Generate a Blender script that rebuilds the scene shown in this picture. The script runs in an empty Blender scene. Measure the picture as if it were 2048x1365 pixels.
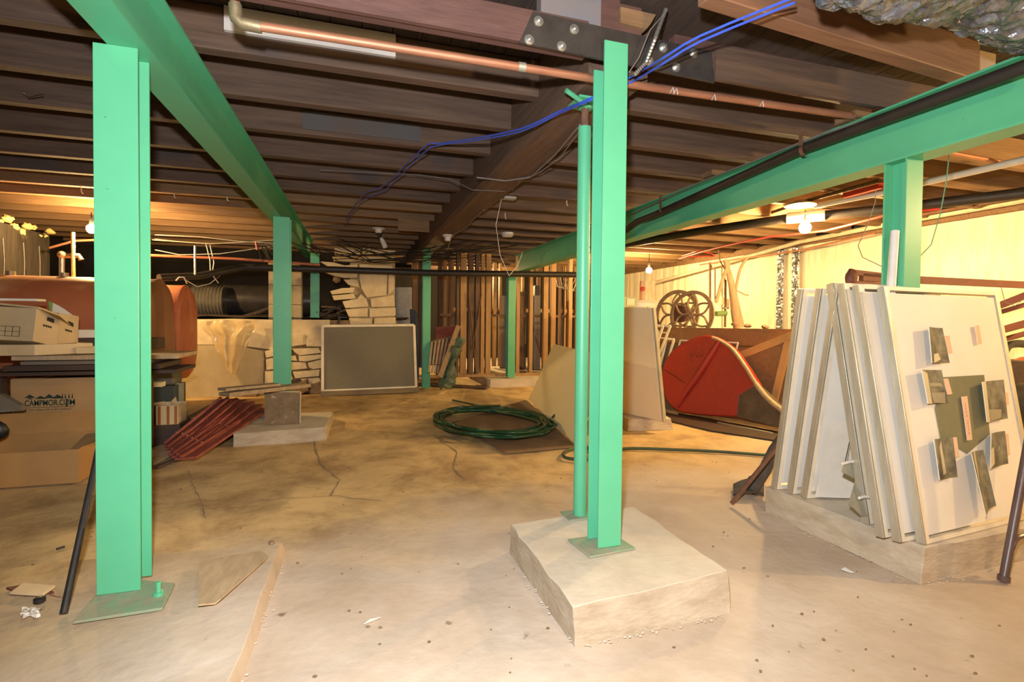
import bpy, math, random
from mathutils import Vector, Matrix, noise
random.seed(7)
SC = bpy.context.scene
COL = SC.collection
V = Vector
# ------------------------------------------------------------------ camera, world, lights, exposure
FPX, YAW, PITCH, ROLL, PPX, PPY, CH = 1020.0, math.radians(17.37), math.radians(1.2), math.radians(0.57), 1024.0, 661.5, 1.05
_R0 = V((math.cos(YAW), -math.sin(YAW), 0)); _F0 = V((math.sin(YAW), math.cos(YAW), 0)); _Z = V((0, 0, 1))
FW = _F0*math.cos(PITCH) - _Z*math.sin(PITCH); _U = _Z*math.cos(PITCH) + _F0*math.sin(PITCH)
RT = _R0*math.cos(ROLL) + _U*math.sin(ROLL); UP = _U*math.cos(ROLL) - _R0*math.sin(ROLL)
CAMP = V((0, 0, CH))
cd = bpy.data.cameras.new('camera'); cam = bpy.data.objects.new('camera', cd); COL.objects.link(cam)
cd.sensor_width = 36.0; cd.lens = FPX/2048*36; cd.clip_start = 0.02
cd.shift_x = (1024-PPX)/2048; cd.shift_y = -(682.5-PPY)/2048
m = Matrix((RT, UP, -FW)).transposed().to_4x4(); m.translation = CAMP
cam.matrix_world = m
SC.camera = cam

w = bpy.data.worlds.new('basement'); SC.world = w; w.use_nodes = True
w.node_tree.nodes['Background'].inputs[0].default_value = (.9, .8, .7, 1)
w.node_tree.nodes['Background'].inputs[1].default_value = 0.01

WARM = (1.0, .60, .22)
def add_light(name, kind, loc, energy, color, size=.05, look=None, spot=None):
    l = bpy.data.lights.new(name, kind); l.energy = energy; l.color = color
    if kind == 'AREA': l.size = size
    else: l.shadow_soft_size = size
    if spot: l.spot_size = spot; l.spot_blend = .6
    o = bpy.data.objects.new(name, l); COL.objects.link(o); o.location = loc
    if look is not None:
        o.rotation_euler = (V(look)-V(loc)).to_track_quat('-Z', 'Y').to_euler()
    return o
# the photographer's flash, on a bracket just above the lens
add_light('flash', 'SPOT', CAMP + UP*.25 - RT*.05, 250, (.94, .96, 1.0), .03, CAMP+FW*4+V((0, 0, .35)), math.radians(130))
# ceiling lamps of the part of the basement behind the camera
add_light('rear_lamp', 'POINT', (1.1, -1.0, 2.0), 80, (1, .62, .24), .05)

SC.view_settings.view_transform = 'Standard'; SC.view_settings.look = 'None'
SC.view_settings.gamma = 1.0; SC.view_settings.use_curve_mapping = False
SC.view_settings.exposure = 0.55

# ------------------------------------------------------------------ rays: photo pixel -> point on a world plane
def ray(px, py): return FW + RT*((px-PPX)/FPX) - UP*((py-PPY)/FPX)
def Z(px, py, z=0.0):
    v = ray(px, py); return CAMP + v*((z-CH)/v.z)
def Y(px, py, y):
    v = ray(px, py); return CAMP + v*(y/v.y)
def X(px, py, x):
    v = ray(px, py); return CAMP + v*(x/v.x)
def onplane(px, py, O, N):
    v = ray(px, py); return CAMP + v*((V(O)-CAMP).dot(N)/v.dot(N))

# ------------------------------------------------------------------ materials
MATS = {}
def mat(name, c1, c2=None, scale=6, stretch=(1, 1, 1), rough=.7, metal=0., bump=.15, c3=None, detail=6, contrast=.35, spots=None, emis=None, bscale=None):
    if name in MATS: return MATS[name]
    m = bpy.data.materials.new(name); m.use_nodes = True
    nt = m.node_tree; N = nt.nodes; L = nt.links
    b = N['Principled BSDF']; b.inputs['Roughness'].default_value = rough; b.inputs['Metallic'].default_value = metal
    tc = N.new('ShaderNodeTexCoord'); mp = N.new('ShaderNodeMapping'); mp.inputs['Scale'].default_value = stretch
    L.new(tc.outputs['Object'], mp.inputs['Vector'])
    no = N.new('ShaderNodeTexNoise'); no.inputs['Scale'].default_value = scale; no.inputs['Detail'].default_value = detail
    no.inputs['Roughness'].default_value = .62
    L.new(mp.outputs[0], no.inputs['Vector'])
    cr = N.new('ShaderNodeValToRGB'); e = cr.color_ramp.elements
    c2 = c2 or tuple(x*.75 for x in c1)
    e[0].position = .5-contrast/2; e[0].color = (*c2, 1); e[1].position = .5+contrast/2; e[1].color = (*c1, 1)
    if c3: x = cr.color_ramp.elements.new(min(.97, .5+contrast/2+.12)); x.color = (*c3, 1)
    L.new(no.outputs[0], cr.inputs[0]); out = cr.outputs[0]
    if spots:   # (colour, scale, threshold)
        n2 = N.new('ShaderNodeTexNoise'); n2.inputs['Scale'].default_value = spots[1]; n2.inputs['Detail'].default_value = 3
        L.new(tc.outputs['Object'], n2.inputs['Vector'])
        r2 = N.new('ShaderNodeValToRGB'); r2.color_ramp.elements[0].position = spots[2]; r2.color_ramp.elements[1].position = min(1, spots[2]+.06)
        L.new(n2.outputs[0], r2.inputs[0])
        mx = N.new('ShaderNodeMixRGB'); L.new(r2.outputs[0], mx.inputs[0]); L.new(out, mx.inputs[1]); mx.inputs[2].default_value = (*spots[0], 1)
        out = mx.outputs[0]
    L.new(out, b.inputs['Base Color'])
    if bump:
        bp = N.new('ShaderNodeBump'); bp.inputs['Strength'].default_value = min(1, bump*2); bp.inputs['Distance'].default_value = .01
        if bscale:
            n3 = N.new('ShaderNodeTexNoise'); n3.inputs['Scale'].default_value = bscale; n3.inputs['Detail'].default_value = 5
            L.new(mp.outputs[0], n3.inputs['Vector']); L.new(n3.outputs[0], bp.inputs['Height'])
        else: L.new(no.outputs[0], bp.inputs['Height'])
        L.new(bp.outputs[0], b.inputs['Normal'])
    if emis:
        b.inputs['Emission Color'].default_value = (*emis[0], 1); b.inputs['Emission Strength'].default_value = emis[1]
    MATS[name] = m; return m
GX = (1, 14, 14); GY = (14, 1, 14); GZ = (14, 14, 1)
FLOOR = mat('floor_concrete', (.60, .50, .395), (.45, .35, .255), 1.7, contrast=.3, c3=(.68, .60, .52), rough=.85, bump=.18, bscale=22, spots=((.22, .15, .10), 9, .70))
def two_tone_floor(m):
    """the front part of the floor is a later, greyer pour; behind the seam it is brown and dirty"""
    nt = m.node_tree; N = nt.nodes; L = nt.links; b = N['Principled BSDF']
    src = b.inputs['Base Color'].links[0].from_socket
    g = N.new('ShaderNodeNewGeometry'); sp = N.new('ShaderNodeSeparateXYZ'); L.new(g.outputs['Position'], sp.inputs[0])
    n1 = N.new('ShaderNodeTexNoise'); n1.inputs['Scale'].default_value = 1.3; n1.inputs['Detail'].default_value = 5; L.new(g.outputs['Position'], n1.inputs['Vector'])
    mx = N.new('ShaderNodeMath'); mx.operation = 'MULTIPLY_ADD'; L.new(sp.outputs[0], mx.inputs[0]); mx.inputs[1].default_value = -.30; L.new(sp.outputs[1], mx.inputs[2])
    ad = N.new('ShaderNodeMath'); ad.operation = 'MULTIPLY_ADD'; L.new(n1.outputs[0], ad.inputs[0]); ad.inputs[1].default_value = 1.6; L.new(mx.outputs[0], ad.inputs[2])
    mr = N.new('ShaderNodeMapRange'); mr.inputs[1].default_value = 2.9; mr.inputs[2].default_value = 3.75; L.new(ad.outputs[0], mr.inputs[0])
    n2 = N.new('ShaderNodeTexNoise'); n2.inputs['Scale'].default_value = 2.2; n2.inputs['Detail'].default_value = 8; n2.inputs['Roughness'].default_value = .7
    n2.inputs['Distortion'].default_value = .3; L.new(g.outputs['Position'], n2.inputs['Vector'])
    cr = N.new('ShaderNodeValToRGB'); e = cr.color_ramp.elements; e[0].position = .36; e[0].color = (.36, .225, .095, 1); e[1].position = .58; e[1].color = (.66, .46, .21, 1)  # dirt brown, with the lamps' warm light put into the colour
    L.new(n2.outputs[0], cr.inputs[0])
    mix = N.new('ShaderNodeMixRGB'); L.new(mr.outputs[0], mix.inputs[0]); L.new(src, mix.inputs[1]); L.new(cr.outputs[0], mix.inputs[2])
    L.new(mix.outputs[0], b.inputs['Base Color'])
two_tone_floor(FLOOR)
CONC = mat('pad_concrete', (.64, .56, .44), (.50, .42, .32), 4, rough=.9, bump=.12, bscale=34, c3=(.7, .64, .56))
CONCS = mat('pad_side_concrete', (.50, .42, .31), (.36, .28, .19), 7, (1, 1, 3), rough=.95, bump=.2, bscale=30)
GREEN = mat('green_paint', (.105, .455, .245), (.088, .41, .22), 3, rough=.42, bump=.012, bscale=60, spots=((.10, .12, .07), 46, .76))
DUSTYGREEN = mat('dusty_green_steel', (.20, .33, .20), (.33, .27, .19), 14, rough=.8, bump=.3)
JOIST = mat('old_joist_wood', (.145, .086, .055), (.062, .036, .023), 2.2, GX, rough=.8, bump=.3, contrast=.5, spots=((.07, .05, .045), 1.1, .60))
JOISTW = mat('warm_joist_wood', (.26, .155, .075), (.15, .08, .035), 2.2, GX, rough=.75, bump=.25, contrast=.45)  # brighter copy of the joist wood: lamplight painted in; small blocks reuse it
GIRD = mat('old_girder_wood', (.15, .085, .05), (.075, .043, .028), 2, GY, rough=.85, bump=.5, contrast=.5)
SUBF = mat('subfloor_board', (.055, .034, .024), (.026, .017, .013), 2, GY, rough=.9, bump=.3)
STUD = mat('pine_stud', (.44, .26, .11), (.31, .17, .065), 2, GZ, rough=.7, bump=.15, spots=((.25, .12, .05), 13, .72))
STUDD = mat('dark_stud', (.17, .10, .06), (.09, .05, .03), 2, GZ, rough=.8, bump=.3)
REDSTEEL = mat('brown_primed_steel', (.125, .060, .050), (.085, .042, .035), 5, (1, 5, 5), rough=.6, bump=.2)
DKSTEEL = mat('dark_plate_steel', (.075, .065, .058), (.045, .038, .034), 8, rough=.5, metal=.4, bump=.1)
ZINC = mat('zinc_bolt', (.62, .62, .58), (.45, .45, .42), 20, rough=.35, metal=.85, bump=.05)
COPPER = mat('copper_pipe', (.50, .23, .13), (.34, .15, .085), 5, (1, 6, 6), rough=.5, metal=.45, bump=.05)
BRASS = mat('tarnished_brass', (.42, .34, .20), (.30, .24, .15), 12, rough=.5, metal=.7, bump=.1)
BLACKP = mat('black_iron_pipe', (.016, .014, .013), (.028, .022, .018), 10, rough=.5, bump=.15)
BLUE = mat('blue_cable', (.05, .11, .62), (.04, .09, .5), 20, rough=.4, bump=0)
GREYW = mat('grey_cable', (.22, .20, .19), None, 20, rough=.5, bump=0)
PALEW = mat('pale_cable', (.62, .58, .50), None, 20, rough=.5, bump=0)
DARKW = mat('black_cable', (.02, .018, .018), None, 20, rough=.5, bump=0)
REDW = mat('red_tubing', (.62, .05, .04), (.5, .04, .03), 20, rough=.45, bump=0)
WHITEP = mat('white_plastic', (.72, .70, .65), (.62, .6, .55), 10, rough=.4, bump=.03)
CREAMP = mat('cream_conduit', (.66, .58, .42), (.52, .44, .30), 12, rough=.5, bump=.1)
CREAM = mat('cream_painted_stone', (.72, .60, .38), (.60, .47, .27), 7, rough=.85, bump=.5, bscale=16)
MORTAR = mat('old_mortar', (.30, .20, .11), (.16, .10, .05), 9, rough=.95, bump=.6)
BLOCK = mat('cinder_block', (.42, .35, .24), (.33, .27, .18), 30, rough=.95, bump=.4)
BLACKWALL = mat('black_insulated_wall', (.045, .036, .028), (.022, .017, .013), 3, (3, 6, 1), rough=.5, bump=.4, spots=((.10, .08, .05), 3, .62))
PITCHB = mat('pitch_black_wall', (.018, .014, .012), None, 4, rough=.9, bump=.3)
INSUL = mat('cream_insulation_sheet', (.87, .81, .66), (.72, .62, .42), 2.2, (1, 9, 1), rough=.55, bump=.5, contrast=.4)
FOAM = mat('yellow_spray_foam', (.72, .60, .25), (.5, .38, .12), 22, rough=.9, bump=.8)
RUSTRED = mat('rust_red_paint', (.40, .115, .05), (.30, .075, .035), 4, rough=.55, bump=.15)
TANK = mat('tank_orange_primer', (.50, .17, .075), (.40, .12, .05), 1.6, rough=.5, bump=.08, spots=((.60, .30, .14), 1.6, .55))
TANKEND = mat('tank_brown_end', (.25, .105, .052), (.20, .08, .04), 3, rough=.55, bump=.08)
CARD = mat('cardboard', (.50, .30, .13), (.43, .25, .10), 5, rough=.85, bump=.08)
CARDL = mat('light_cardboard', (.60, .46, .27), (.52, .38, .20), 5, rough=.85, bump=.08)
CARDIN = mat('cardboard_inside', (.46, .25, .085), (.40, .21, .07), 5, rough=.85, bump=.08)
PAPER = mat('white_paper', (.78, .72, .62), (.7, .64, .54), 8, rough=.8, bump=.05)
DKBOARD = mat('dark_stained_board', (.07, .04, .026), (.04, .024, .016), 3, GX, rough=.6, bump=.2)
INK = mat('dark_green_ink', (.02, .045, .03), None, 5, rough=.8, bump=0)
INKB = mat('black_ink', (.03, .025, .02), None, 5, rough=.8, bump=0)
PLY = mat('weathered_plywood', (.50, .37, .22), (.36, .25, .14), 6, (3, 1, 1), rough=.85, bump=.3, spots=((.16, .10, .06), 16, .68))
BOARDG = mat('grey_green_board', (.185, .17, .125), (.165, .15, .11), 40, rough=.9, bump=.2)
ALU = mat('aluminium_frame', (.60, .56, .46), (.48, .44, .34), 4, (6, 6, 1), rough=.42, metal=.65, bump=.05)
WHITEF = mat('white_frame_paint', (.78, .70, .55), (.68, .6, .45), 10, rough=.5, bump=.05)
PANEL = mat('white_panel_sheet', (.80, .76, .68), (.72, .67, .58), 1.5, rough=.6, bump=.15, spots=((.62, .5, .34), 2.0, .73))
PANELC = mat('cream_panel_sheet', (.74, .62, .42), (.68, .56, .36), 2, rough=.65, bump=.05)
YELLOW = mat('yellow_board', (.92, .76, .42), (.88, .72, .39), 3, rough=.7, bump=.03)
OLIVE = mat('olive_card', (.20, .19, .10), (.18, .17, .09), 30, rough=.9, bump=.05)
PHOTO = mat('grey_photo_print', (.24, .22, .145), (.085, .078, .058), 9, rough=.75, bump=0, contrast=.2, c3=(.32, .30, .21))
TAG = mat('peach_tag', (.74, .52, .36), (.68, .46, .3), 10, rough=.8, bump=0)
REDBOARD = mat('red_painted_board', (.32, .075, .05), (.20, .045, .032), 3, (14, 4, 14), rough=.65, bump=.3, spots=((.45, .28, .2), 24, .75))
REDCASE = mat('red_leather_case', (.36, .022, .014), (.26, .02, .012), 3, rough=.5, bump=.15, bscale=25)
BROWNSK = mat('bare_brown_hide', (.13, .085, .045), (.07, .045, .025), 8, rough=.7, bump=.5)
PIPING = mat('pale_piping', (.48, .36, .20), (.36, .26, .14), 20, rough=.7, bump=.2)
BROWNPLY = mat('brown_plywood', (.30, .145, .055), (.24, .11, .04), 2, GX, rough=.6, bump=.1)
HOSE = mat('green_hose', (.022, .075, .026), (.014, .05, .02), 20, rough=.35, bump=.05)
HOSED = mat('dusty_green_hose', (.05, .075, .035), (.032, .052, .024), 20, rough=.5, bump=.05)
WHEELM = mat('rusty_cast_iron', (.24, .15, .09), (.15, .09, .05), 18, rough=.75, bump=.4)
LOG = mat('driftwood', (.50, .34, .20), (.36, .23, .12), 4, (8, 8, 1), rough=.8, bump=.3)
FOIL = mat('silver_foil', (.40, .43, .50), (.08, .09, .11), 14, rough=.28, metal=.7, bump=.6, bscale=28)
RUST = mat('rusty_iron', (.19, .09, .05), (.11, .05, .03), 25, rough=.8, bump=.4)
LEGM = mat('brown_enamel_tube', (.12, .075, .065), (.09, .055, .05), 9, rough=.35, bump=.1)
BARK = mat('dark_bark', (.085, .07, .055), (.045, .035, .028), 14, rough=.9, bump=.8)
TARP = mat('green_tarp', (.04, .10, .065), (.07, .075, .05), 12, rough=.6, bump=.6)
STONEP = mat('asbestos_tile', (.24, .17, .095), (.17, .115, .06), 11, rough=.9, bump=.3, spots=((.42, .34, .22), 28, .66))
RIM = mat('pale_tile_rim', (.55, .44, .25), None, 10, rough=.8, bump=.1)
BOXGREY = mat('junction_box_paint', (.45, .46, .46), (.28, .28, .26), 9, rough=.5, metal=.3, bump=.05)
DIRT = mat('dark_dirt', (.07, .045, .026), (.04, .026, .016), 12, rough=1, bump=.8)
CRACK = mat('crack_dirt', (.30, .20, .12), (.20, .13, .08), 30, rough=1, bump=.2)
BULB = mat('lit_bulb_glass', (1, .9, .7), None, 5, rough=.3, bump=0, emis=((1.0, .65, .26), 1700))
def plastic_sheet():
    m = bpy.data.materials.new('dusty_clear_plastic'); m.use_nodes = True; b = m.node_tree.nodes['Principled BSDF']
    b.inputs['Base Color'].default_value = (.62, .45, .22, 1); b.inputs['Roughness'].default_value = .22
    b.inputs['Alpha'].default_value = .62; return m
PLASTIC = plastic_sheet()

# ------------------------------------------------------------------ mesh builder
class B:
    def __init__(s): s.v = []; s.f = []
    def add(s, vs, fs):
        n = len(s.v); s.v += [V(v) for v in vs]; s.f += [tuple(i+n for i in f) for f in fs]; return s
    def box(s, x0, x1, y0, y1, z0, z1):
        return s.add([(x, y, z) for z in (z0, z1) for x, y in ((x0, y0), (x1, y0), (x1, y1), (x0, y1))],
                     [(3, 2, 1, 0), (4, 5, 6, 7), (0, 1, 5, 4), (1, 2, 6, 5), (2, 3, 7, 6), (3, 0, 4, 7)])
    def fbox(s, fr, a0, a1, b0, b1, c0, c1):
        O, U, W, N = fr
        vs = [O+U*a+W*b+N*c for c in (c0, c1) for a, b in ((a0, b0), (a1, b0), (a1, b1), (a0, b1))]
        return s.add(vs, [(3, 2, 1, 0), (4, 5, 6, 7), (0, 1, 5, 4), (1, 2, 6, 5), (2, 3, 7, 6), (3, 0, 4, 7)])
    def bar(s, a, b, w, h, up=(0, 0, 1)):
        a = V(a); b = V(b); d = (b-a).normalized(); sd = d.cross(V(up))
        if sd.length < 1e-4: sd = d.cross(V((0, 1, 0)))
        sd.normalize(); u = sd.cross(d)
        vs = [p+sd*x*w/2+u*y*h/2 for p in (a, b) for x, y in ((-1, -1), (1, -1), (1, 1), (-1, 1))]
        return s.add(vs, [(3, 2, 1, 0), (4, 5, 6, 7), (0, 1, 5, 4), (1, 2, 6, 5), (2, 3, 7, 6), (3, 0, 4, 7)])
    def slab(s, pts, t, inset=0.):
        """polygon extruded by vector t; inset shrinks the far face"""
        pts = [V(p) for p in pts]; n = len(pts); t = V(t); c = sum(pts, V())/n
        q = [c+(p-c)*(1-inset)+t for p in pts]
        s.add(pts+q, [tuple(range(n))[::-1], tuple(range(n, 2*n))]+[(i, (i+1) % n, n+(i+1) % n, n+i) for i in range(n)]); return s
    def tube(s, pts, r, n=8, closed=False, r2=None):
        pts = [V(p) for p in pts]; m = len(pts); rings = []
        prev = None
        for i, p in enumerate(pts):
            a = pts[(i-1) % m] if (closed or i > 0) else p; b = pts[(i+1) % m] if (closed or i < m-1) else p
            d = (b-a).normalized()
            if prev is None:
                u = d.cross(V((0, 0, 1)));
                if u.length < .05: u = d.cross(V((1, 0, 0)))
            else: u = prev-d*prev.dot(d)
            u.normalize(); prev = u; w = d.cross(u)
            rr = r if r2 is None else r+(r2-r)*i/(m-1)
            if isinstance(r, (list, tuple)): rr = r[i]
            rings.append([p+(u*math.cos(k*2*math.pi/n)+w*math.sin(k*2*math.pi/n))*rr for k in range(n)])
        vs = [v for q in rings for v in q]; fs = []
        for i in range(m if closed else m-1):
            j = (i+1) % m
            for k in range(n): fs.append((i*n+k, i*n+(k+1) % n, j*n+(k+1) % n, j*n+k))
        if not closed: fs += [tuple(range(n))[::-1], tuple((m-1)*n+k for k in range(n))]
        return s.add(vs, fs)
    def cyl(s, a, b, r, n=20, r2=None): return s.tube([a, b], r, n, r2=r2)
    def lathe(s, prof, c, ax=(0, 0, 1), n=20):
        c = V(c); ax = V(ax).normalized(); u = ax.cross(V((0, 1, .1))).normalized(); w = ax.cross(u)
        vs = [c+ax*h+(u*math.cos(k*2*math.pi/n)+w*math.sin(k*2*math.pi/n))*r for r, h in prof for k in range(n)]
        fs = [(i*n+k, i*n+(k+1) % n, (i+1)*n+(k+1) % n, (i+1)*n+k) for i in range(len(prof)-1) for k in range(n)]
        fs += [tuple(range(n))[::-1], tuple((len(prof)-1)*n+k for k in range(n))]
        return s.add(vs, fs)
    def ball(s, c, r, n=12, m=8, sq=(1, 1, 1), rnd=0):
        vs = []; c = V(c)
        for i in range(1, m):
            for k in range(n):
                t = math.pi*i/m; p = 2*math.pi*k/n; q = 1+rnd*random.uniform(-1, 1)
                vs.append(c+V((r*sq[0]*math.sin(t)*math.cos(p), r*sq[1]*math.sin(t)*math.sin(p), r*sq[2]*math.cos(t)))*q)
        vs += [c+V((0, 0, r*sq[2])), c-V((0, 0, r*sq[2]))]; T = len(vs)-2; fs = []
        for i in range(m-2):
            for k in range(n): fs.append((i*n+k, (i+1)*n+k, (i+1)*n+(k+1) % n, i*n+(k+1) % n))
        for k in range(n): fs += [(T, k, (k+1) % n), (T+1, (m-2)*n+(k+1) % n, (m-2)*n+k)]
        return s.add(vs, fs)
    def grid(s, f, nu, nv):
        vs = [f(i/nu, j/nv) for j in range(nv+1) for i in range(nu+1)]
        return s.add(vs, [(j*(nu+1)+i, j*(nu+1)+i+1, (j+1)*(nu+1)+i+1, (j+1)*(nu+1)+i) for j in range(nv) for i in range(nu)])
    def rough(s, a, sc=8):
        for v in s.v:
            v += noise.noise_vector(v*sc)*a
        return s
def frame(O, U, W):
    U = V(U).normalized(); W = V(W); W = (W-U*W.dot(U)).normalized(); return (V(O), U, W, U.cross(W))
ORG = {}
def link(o, parent):
    COL.objects.link(o)
    if parent is not None: o.parent = parent
def make(name, b, m, parent=None, smooth=35, bevel=0, label=None):
    me = bpy.data.meshes.new(name)
    if parent is None:
        xs = [v.x for v in b.v]; ys = [v.y for v in b.v]; zs = [v.z for v in b.v]
        org = V(((min(xs)+max(xs))/2, (min(ys)+max(ys))/2, min(zs)))
    else: org = ORG[parent.name]
    me.from_pydata([v-org for v in b.v], [], b.f); me.validate()
    me.materials.append(m)
    for p in me.polygons: p.use_smooth = True
    me.set_sharp_from_angle(angle=math.radians(smooth))
    o = bpy.data.objects.new(name, me); link(o, parent); ORG[o.name] = org
    if parent is None: o.location = org
    if bevel:
        md = o.modifiers.new('bevel', 'BEVEL'); md.width = bevel; md.segments = 2; md.limit_method = 'ANGLE'
    if label: o['label'] = label
    return o
def tag(o, label, cat, group=None, kind=None):
    o['label'] = label; o['category'] = cat
    if group: o['group'] = group
    if kind: o['kind'] = kind
    return o
def root(name, loc, label, cat, group=None):
    o = bpy.data.objects.new(name, None); o.empty_display_size = .1; link(o, None); o.location = V(loc); ORG[o.name] = V(loc)
    return tag(o, label, cat, group)
def struct(name, b, m, parent=None, **k):
    o = make(name, b, m, parent, **k)
    if parent is None: o['kind'] = 'structure'
    return o
def ibeam_profile(w, d, tf, tw):
    return (w, d, tf, tw)
def text(name, body, fr, a, b, size, m, parent, c=.0008, align='LEFT', sx=1.0, width=None, bold=0.0):
    cu = bpy.data.curves.new(name, 'FONT'); cu.body = body; cu.size = size; cu.align_x = align; cu.extrude = .0003; cu.offset = bold
    tmp = bpy.data.objects.new(name, cu); COL.objects.link(tmp)
    dg = bpy.context.evaluated_depsgraph_get(); me = bpy.data.meshes.new_from_object(tmp.evaluated_get(dg))
    bpy.data.objects.remove(tmp); me.materials.clear(); me.materials.append(m)
    O, U, W, N = fr; org = ORG[parent.name]
    if width:
        x0 = min(v.co.x for v in me.vertices); x1 = max(v.co.x for v in me.vertices); sx = width/(x1-x0)
    for v in me.vertices:
        x, y, z = v.co; v.co = O+U*(a+x*sx)+W*(b+y)+N*(c+z)-org
    o = bpy.data.objects.new(name, me); link(o, parent); ORG[o.name] = org; return o

def smoothpath(P, n=6):
    out = []
    for i in range(len(P)-1):
        p0 = P[max(i-1, 0)]; p1 = P[i]; p2 = P[i+1]; p3 = P[min(i+2, len(P)-1)]
        for k in range(n):
            t = k/n; out.append(.5*((2*p1)+(-p0+p2)*t+(2*p0-5*p1+4*p2-p3)*t*t+(-p0+3*p1-3*p2+p3)*t**3))
    return out+[P[-1]]
# ================================================================== SETTING
fl = B()
def ff(u, v):
    x = -4.6+u*10.6; y = -3+v*15.1
    h = .010*noise.noise(V((x*1.1, y*1.1, 0)))+.004*noise.noise(V((x*6, y*6, 3)))
    return V((x, y, h-.008))
fl.grid(ff, 200, 280)
floor = struct('floor', fl, FLOOR, smooth=60)
def crack(pts, r=.004):
    P = []
    q = [Z(*p, 0.0) for p in pts]
    for a, b in zip(q, q[1:]):
        for i in range(6):
            t = i/6; p = a.lerp(b, t); P.append(p+V((random.uniform(-1, 1)*.006, random.uniform(-1, 1)*.006, 0)))
    P.append(q[-1])
    c = B(); n = len(P)
    for i, p in enumerate(P): 
        w = r*(.5+random.random()); z = ff((p.x+4.6)/10.6, (p.y+3)/15.1).z+.0035
        c.v += [V((p.x-w, p.y-w*.5, z)), V((p.x+w, p.y+w*.5, z))]
    c.f = [(2*i, 2*i+1, 2*i+3, 2*i+2) for i in range(n-1)]
    struct('floor_crack', c, CRACK, floor)
crack([(412, 1018), (520, 1000), (662, 990), (680, 960), (640, 925), (628, 880)], .0035)
crack([(375, 940), (390, 975), (402, 1005), (412, 1035)], .0025)
crack([(860, 985), (930, 960), (905, 935), (915, 905), (880, 880)], .004)
crack([(660, 990), (760, 1000), (870, 978)], .003)
crack([(300, 1150), (330, 1120), (420, 1100)], .003)
# ceiling boards and joists
ceil = struct('ceiling', B().box(-4.6, 5.98, -3, 12.1, 2.52, 2.56), SUBF)
bx = -4.6
while bx < 5.85:
    zc = 2.47 if bx < 1.02 else 2.37
    b1 = bx+.145
    struct('ceiling_board', B().box(bx+.002, b1-.002, -3, 12.0, zc, zc+.03), SUBF, ceil); bx = b1
LEFTJ = [2.72, 3.22, 3.74, 4.31, 4.86, 5.37, 5.90, 6.43, 6.96, 7.49, 8.02, 8.55, 9.1, 9.65, 10.2, 10.8, 11.4]
for i, yf in enumerate([-2.4, -1.9, -1.35, -.8, -.3, .25, .75, 1.28]+LEFTJ):
    b = B().box(-4.5, .975, yf-.075, yf, 2.27, 2.468)
    for k in range(1, 12): pass
    struct('joist', b, JOIST if yf < 5.6 else JOISTW, ceil, bevel=.006)  # far joists use the copy with lamplight in its colour
for yf in [-2.2, -1.7, -1.2, -.7, -.2, .35, .9]+[2.40, 2.87, 3.32, 3.80, 4.30, 4.80, 5.30, 5.8, 6.3, 6.8, 7.3, 7.8, 8.3, 8.8, 9.3, 9.8, 10.4, 11, 11.6]:
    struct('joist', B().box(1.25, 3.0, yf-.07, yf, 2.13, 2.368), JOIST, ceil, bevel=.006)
    struct('joist', B().box(2.75, 5.9, yf+.003, yf+.063, 2.16, 2.368), JOISTW, ceil, bevel=.006)  # lit joists past the right beam: lamplight is in the wood colour
# pale patch board nailed on one joist, blue-grey patch boards
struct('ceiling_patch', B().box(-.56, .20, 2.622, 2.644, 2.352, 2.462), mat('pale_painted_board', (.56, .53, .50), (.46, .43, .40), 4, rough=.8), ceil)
struct('ceiling_patch', B().box(Y(605, 240, 3.655).x, Y(842, 260, 3.655).x, 3.655, 3.668, 2.30, 2.42), mat('blue_grey_stain', (.085, .082, .080), (.10, .07, .055), 3, rough=.85), ceil)
struct('ceiling_patch', B().box(.52, .9, 6.33, 6.35, 2.12, 2.30), JOISTW, ceil)

# walls
struct('wall_left', B().box(-4.62, -4.5, -3, 12.1, 0, 2.5), PITCHB)
wl = struct('wall_left_inner', B().box(-3.62, -3.52, -3, 7.62, 0, 2.02), BLACKWALL)
b = B()
for i in range(46):
    y = 2.5+i*.115; b.ball((-3.54, y, 2.03+.05*math.sin(i*1.7)), .025+.03*random.random()**2, 8, 6, (1, 1.6, .8), .35)
struct('spray_foam', b, FOAM, wl, smooth=80)
for i, y in enumerate([5.9, 6.35, 6.75, 7.1, 7.4]):
    b = B().tube([(-3.515, y+.01*math.sin(k*1.3), .9+k*.12) for k in range(9)], .004, 5)
    struct('seam', b, GREYW, wl)
wr = B()
def wf(u, v):
    y = -3+u*13.4; z = v*2.12
    n = noise.noise(V((y*9, z*.9, 2)))*.022+noise.noise(V((y*26, z*2.4, 8)))*.009
    return V((5.92+n, y, z))
wr.grid(wf, 620, 10)
wr_o = struct('wall_right', wr, INSUL, smooth=80)
struct('trim_1', B().box(5.86, 6.0, -3, 12.1, 2.11, 2.2), JOISTW, bevel=.005)
struct('wall_right_outer', B().box(6.0, 6.1, -3, 12.1, 0, 2.5), PITCHB)
struct('wall_front', B().box(-4.6, 6, -3.1, -3, 0, 2.5), BLOCK)
struct('wall_far', B().box(-4.6, 6, 12.1, 12.2, 0, 2.5), PITCHB)
for py0, px0, px1 in ((505, 1553, 1566), (505, 1583, 1597)):
    a = X(px0, 505, 5.86); c = X(px1, 505, 5.86)
    b = B().grid(lambda u, v: V((5.875+.016*noise.noise(V((u*5, v*40, px0))), a.y+(c.y-a.y)*u, .75+1.38*v)), 6, 60)
    struct('foil_tape', b, FOIL, wr_o, smooth=10)

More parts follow.
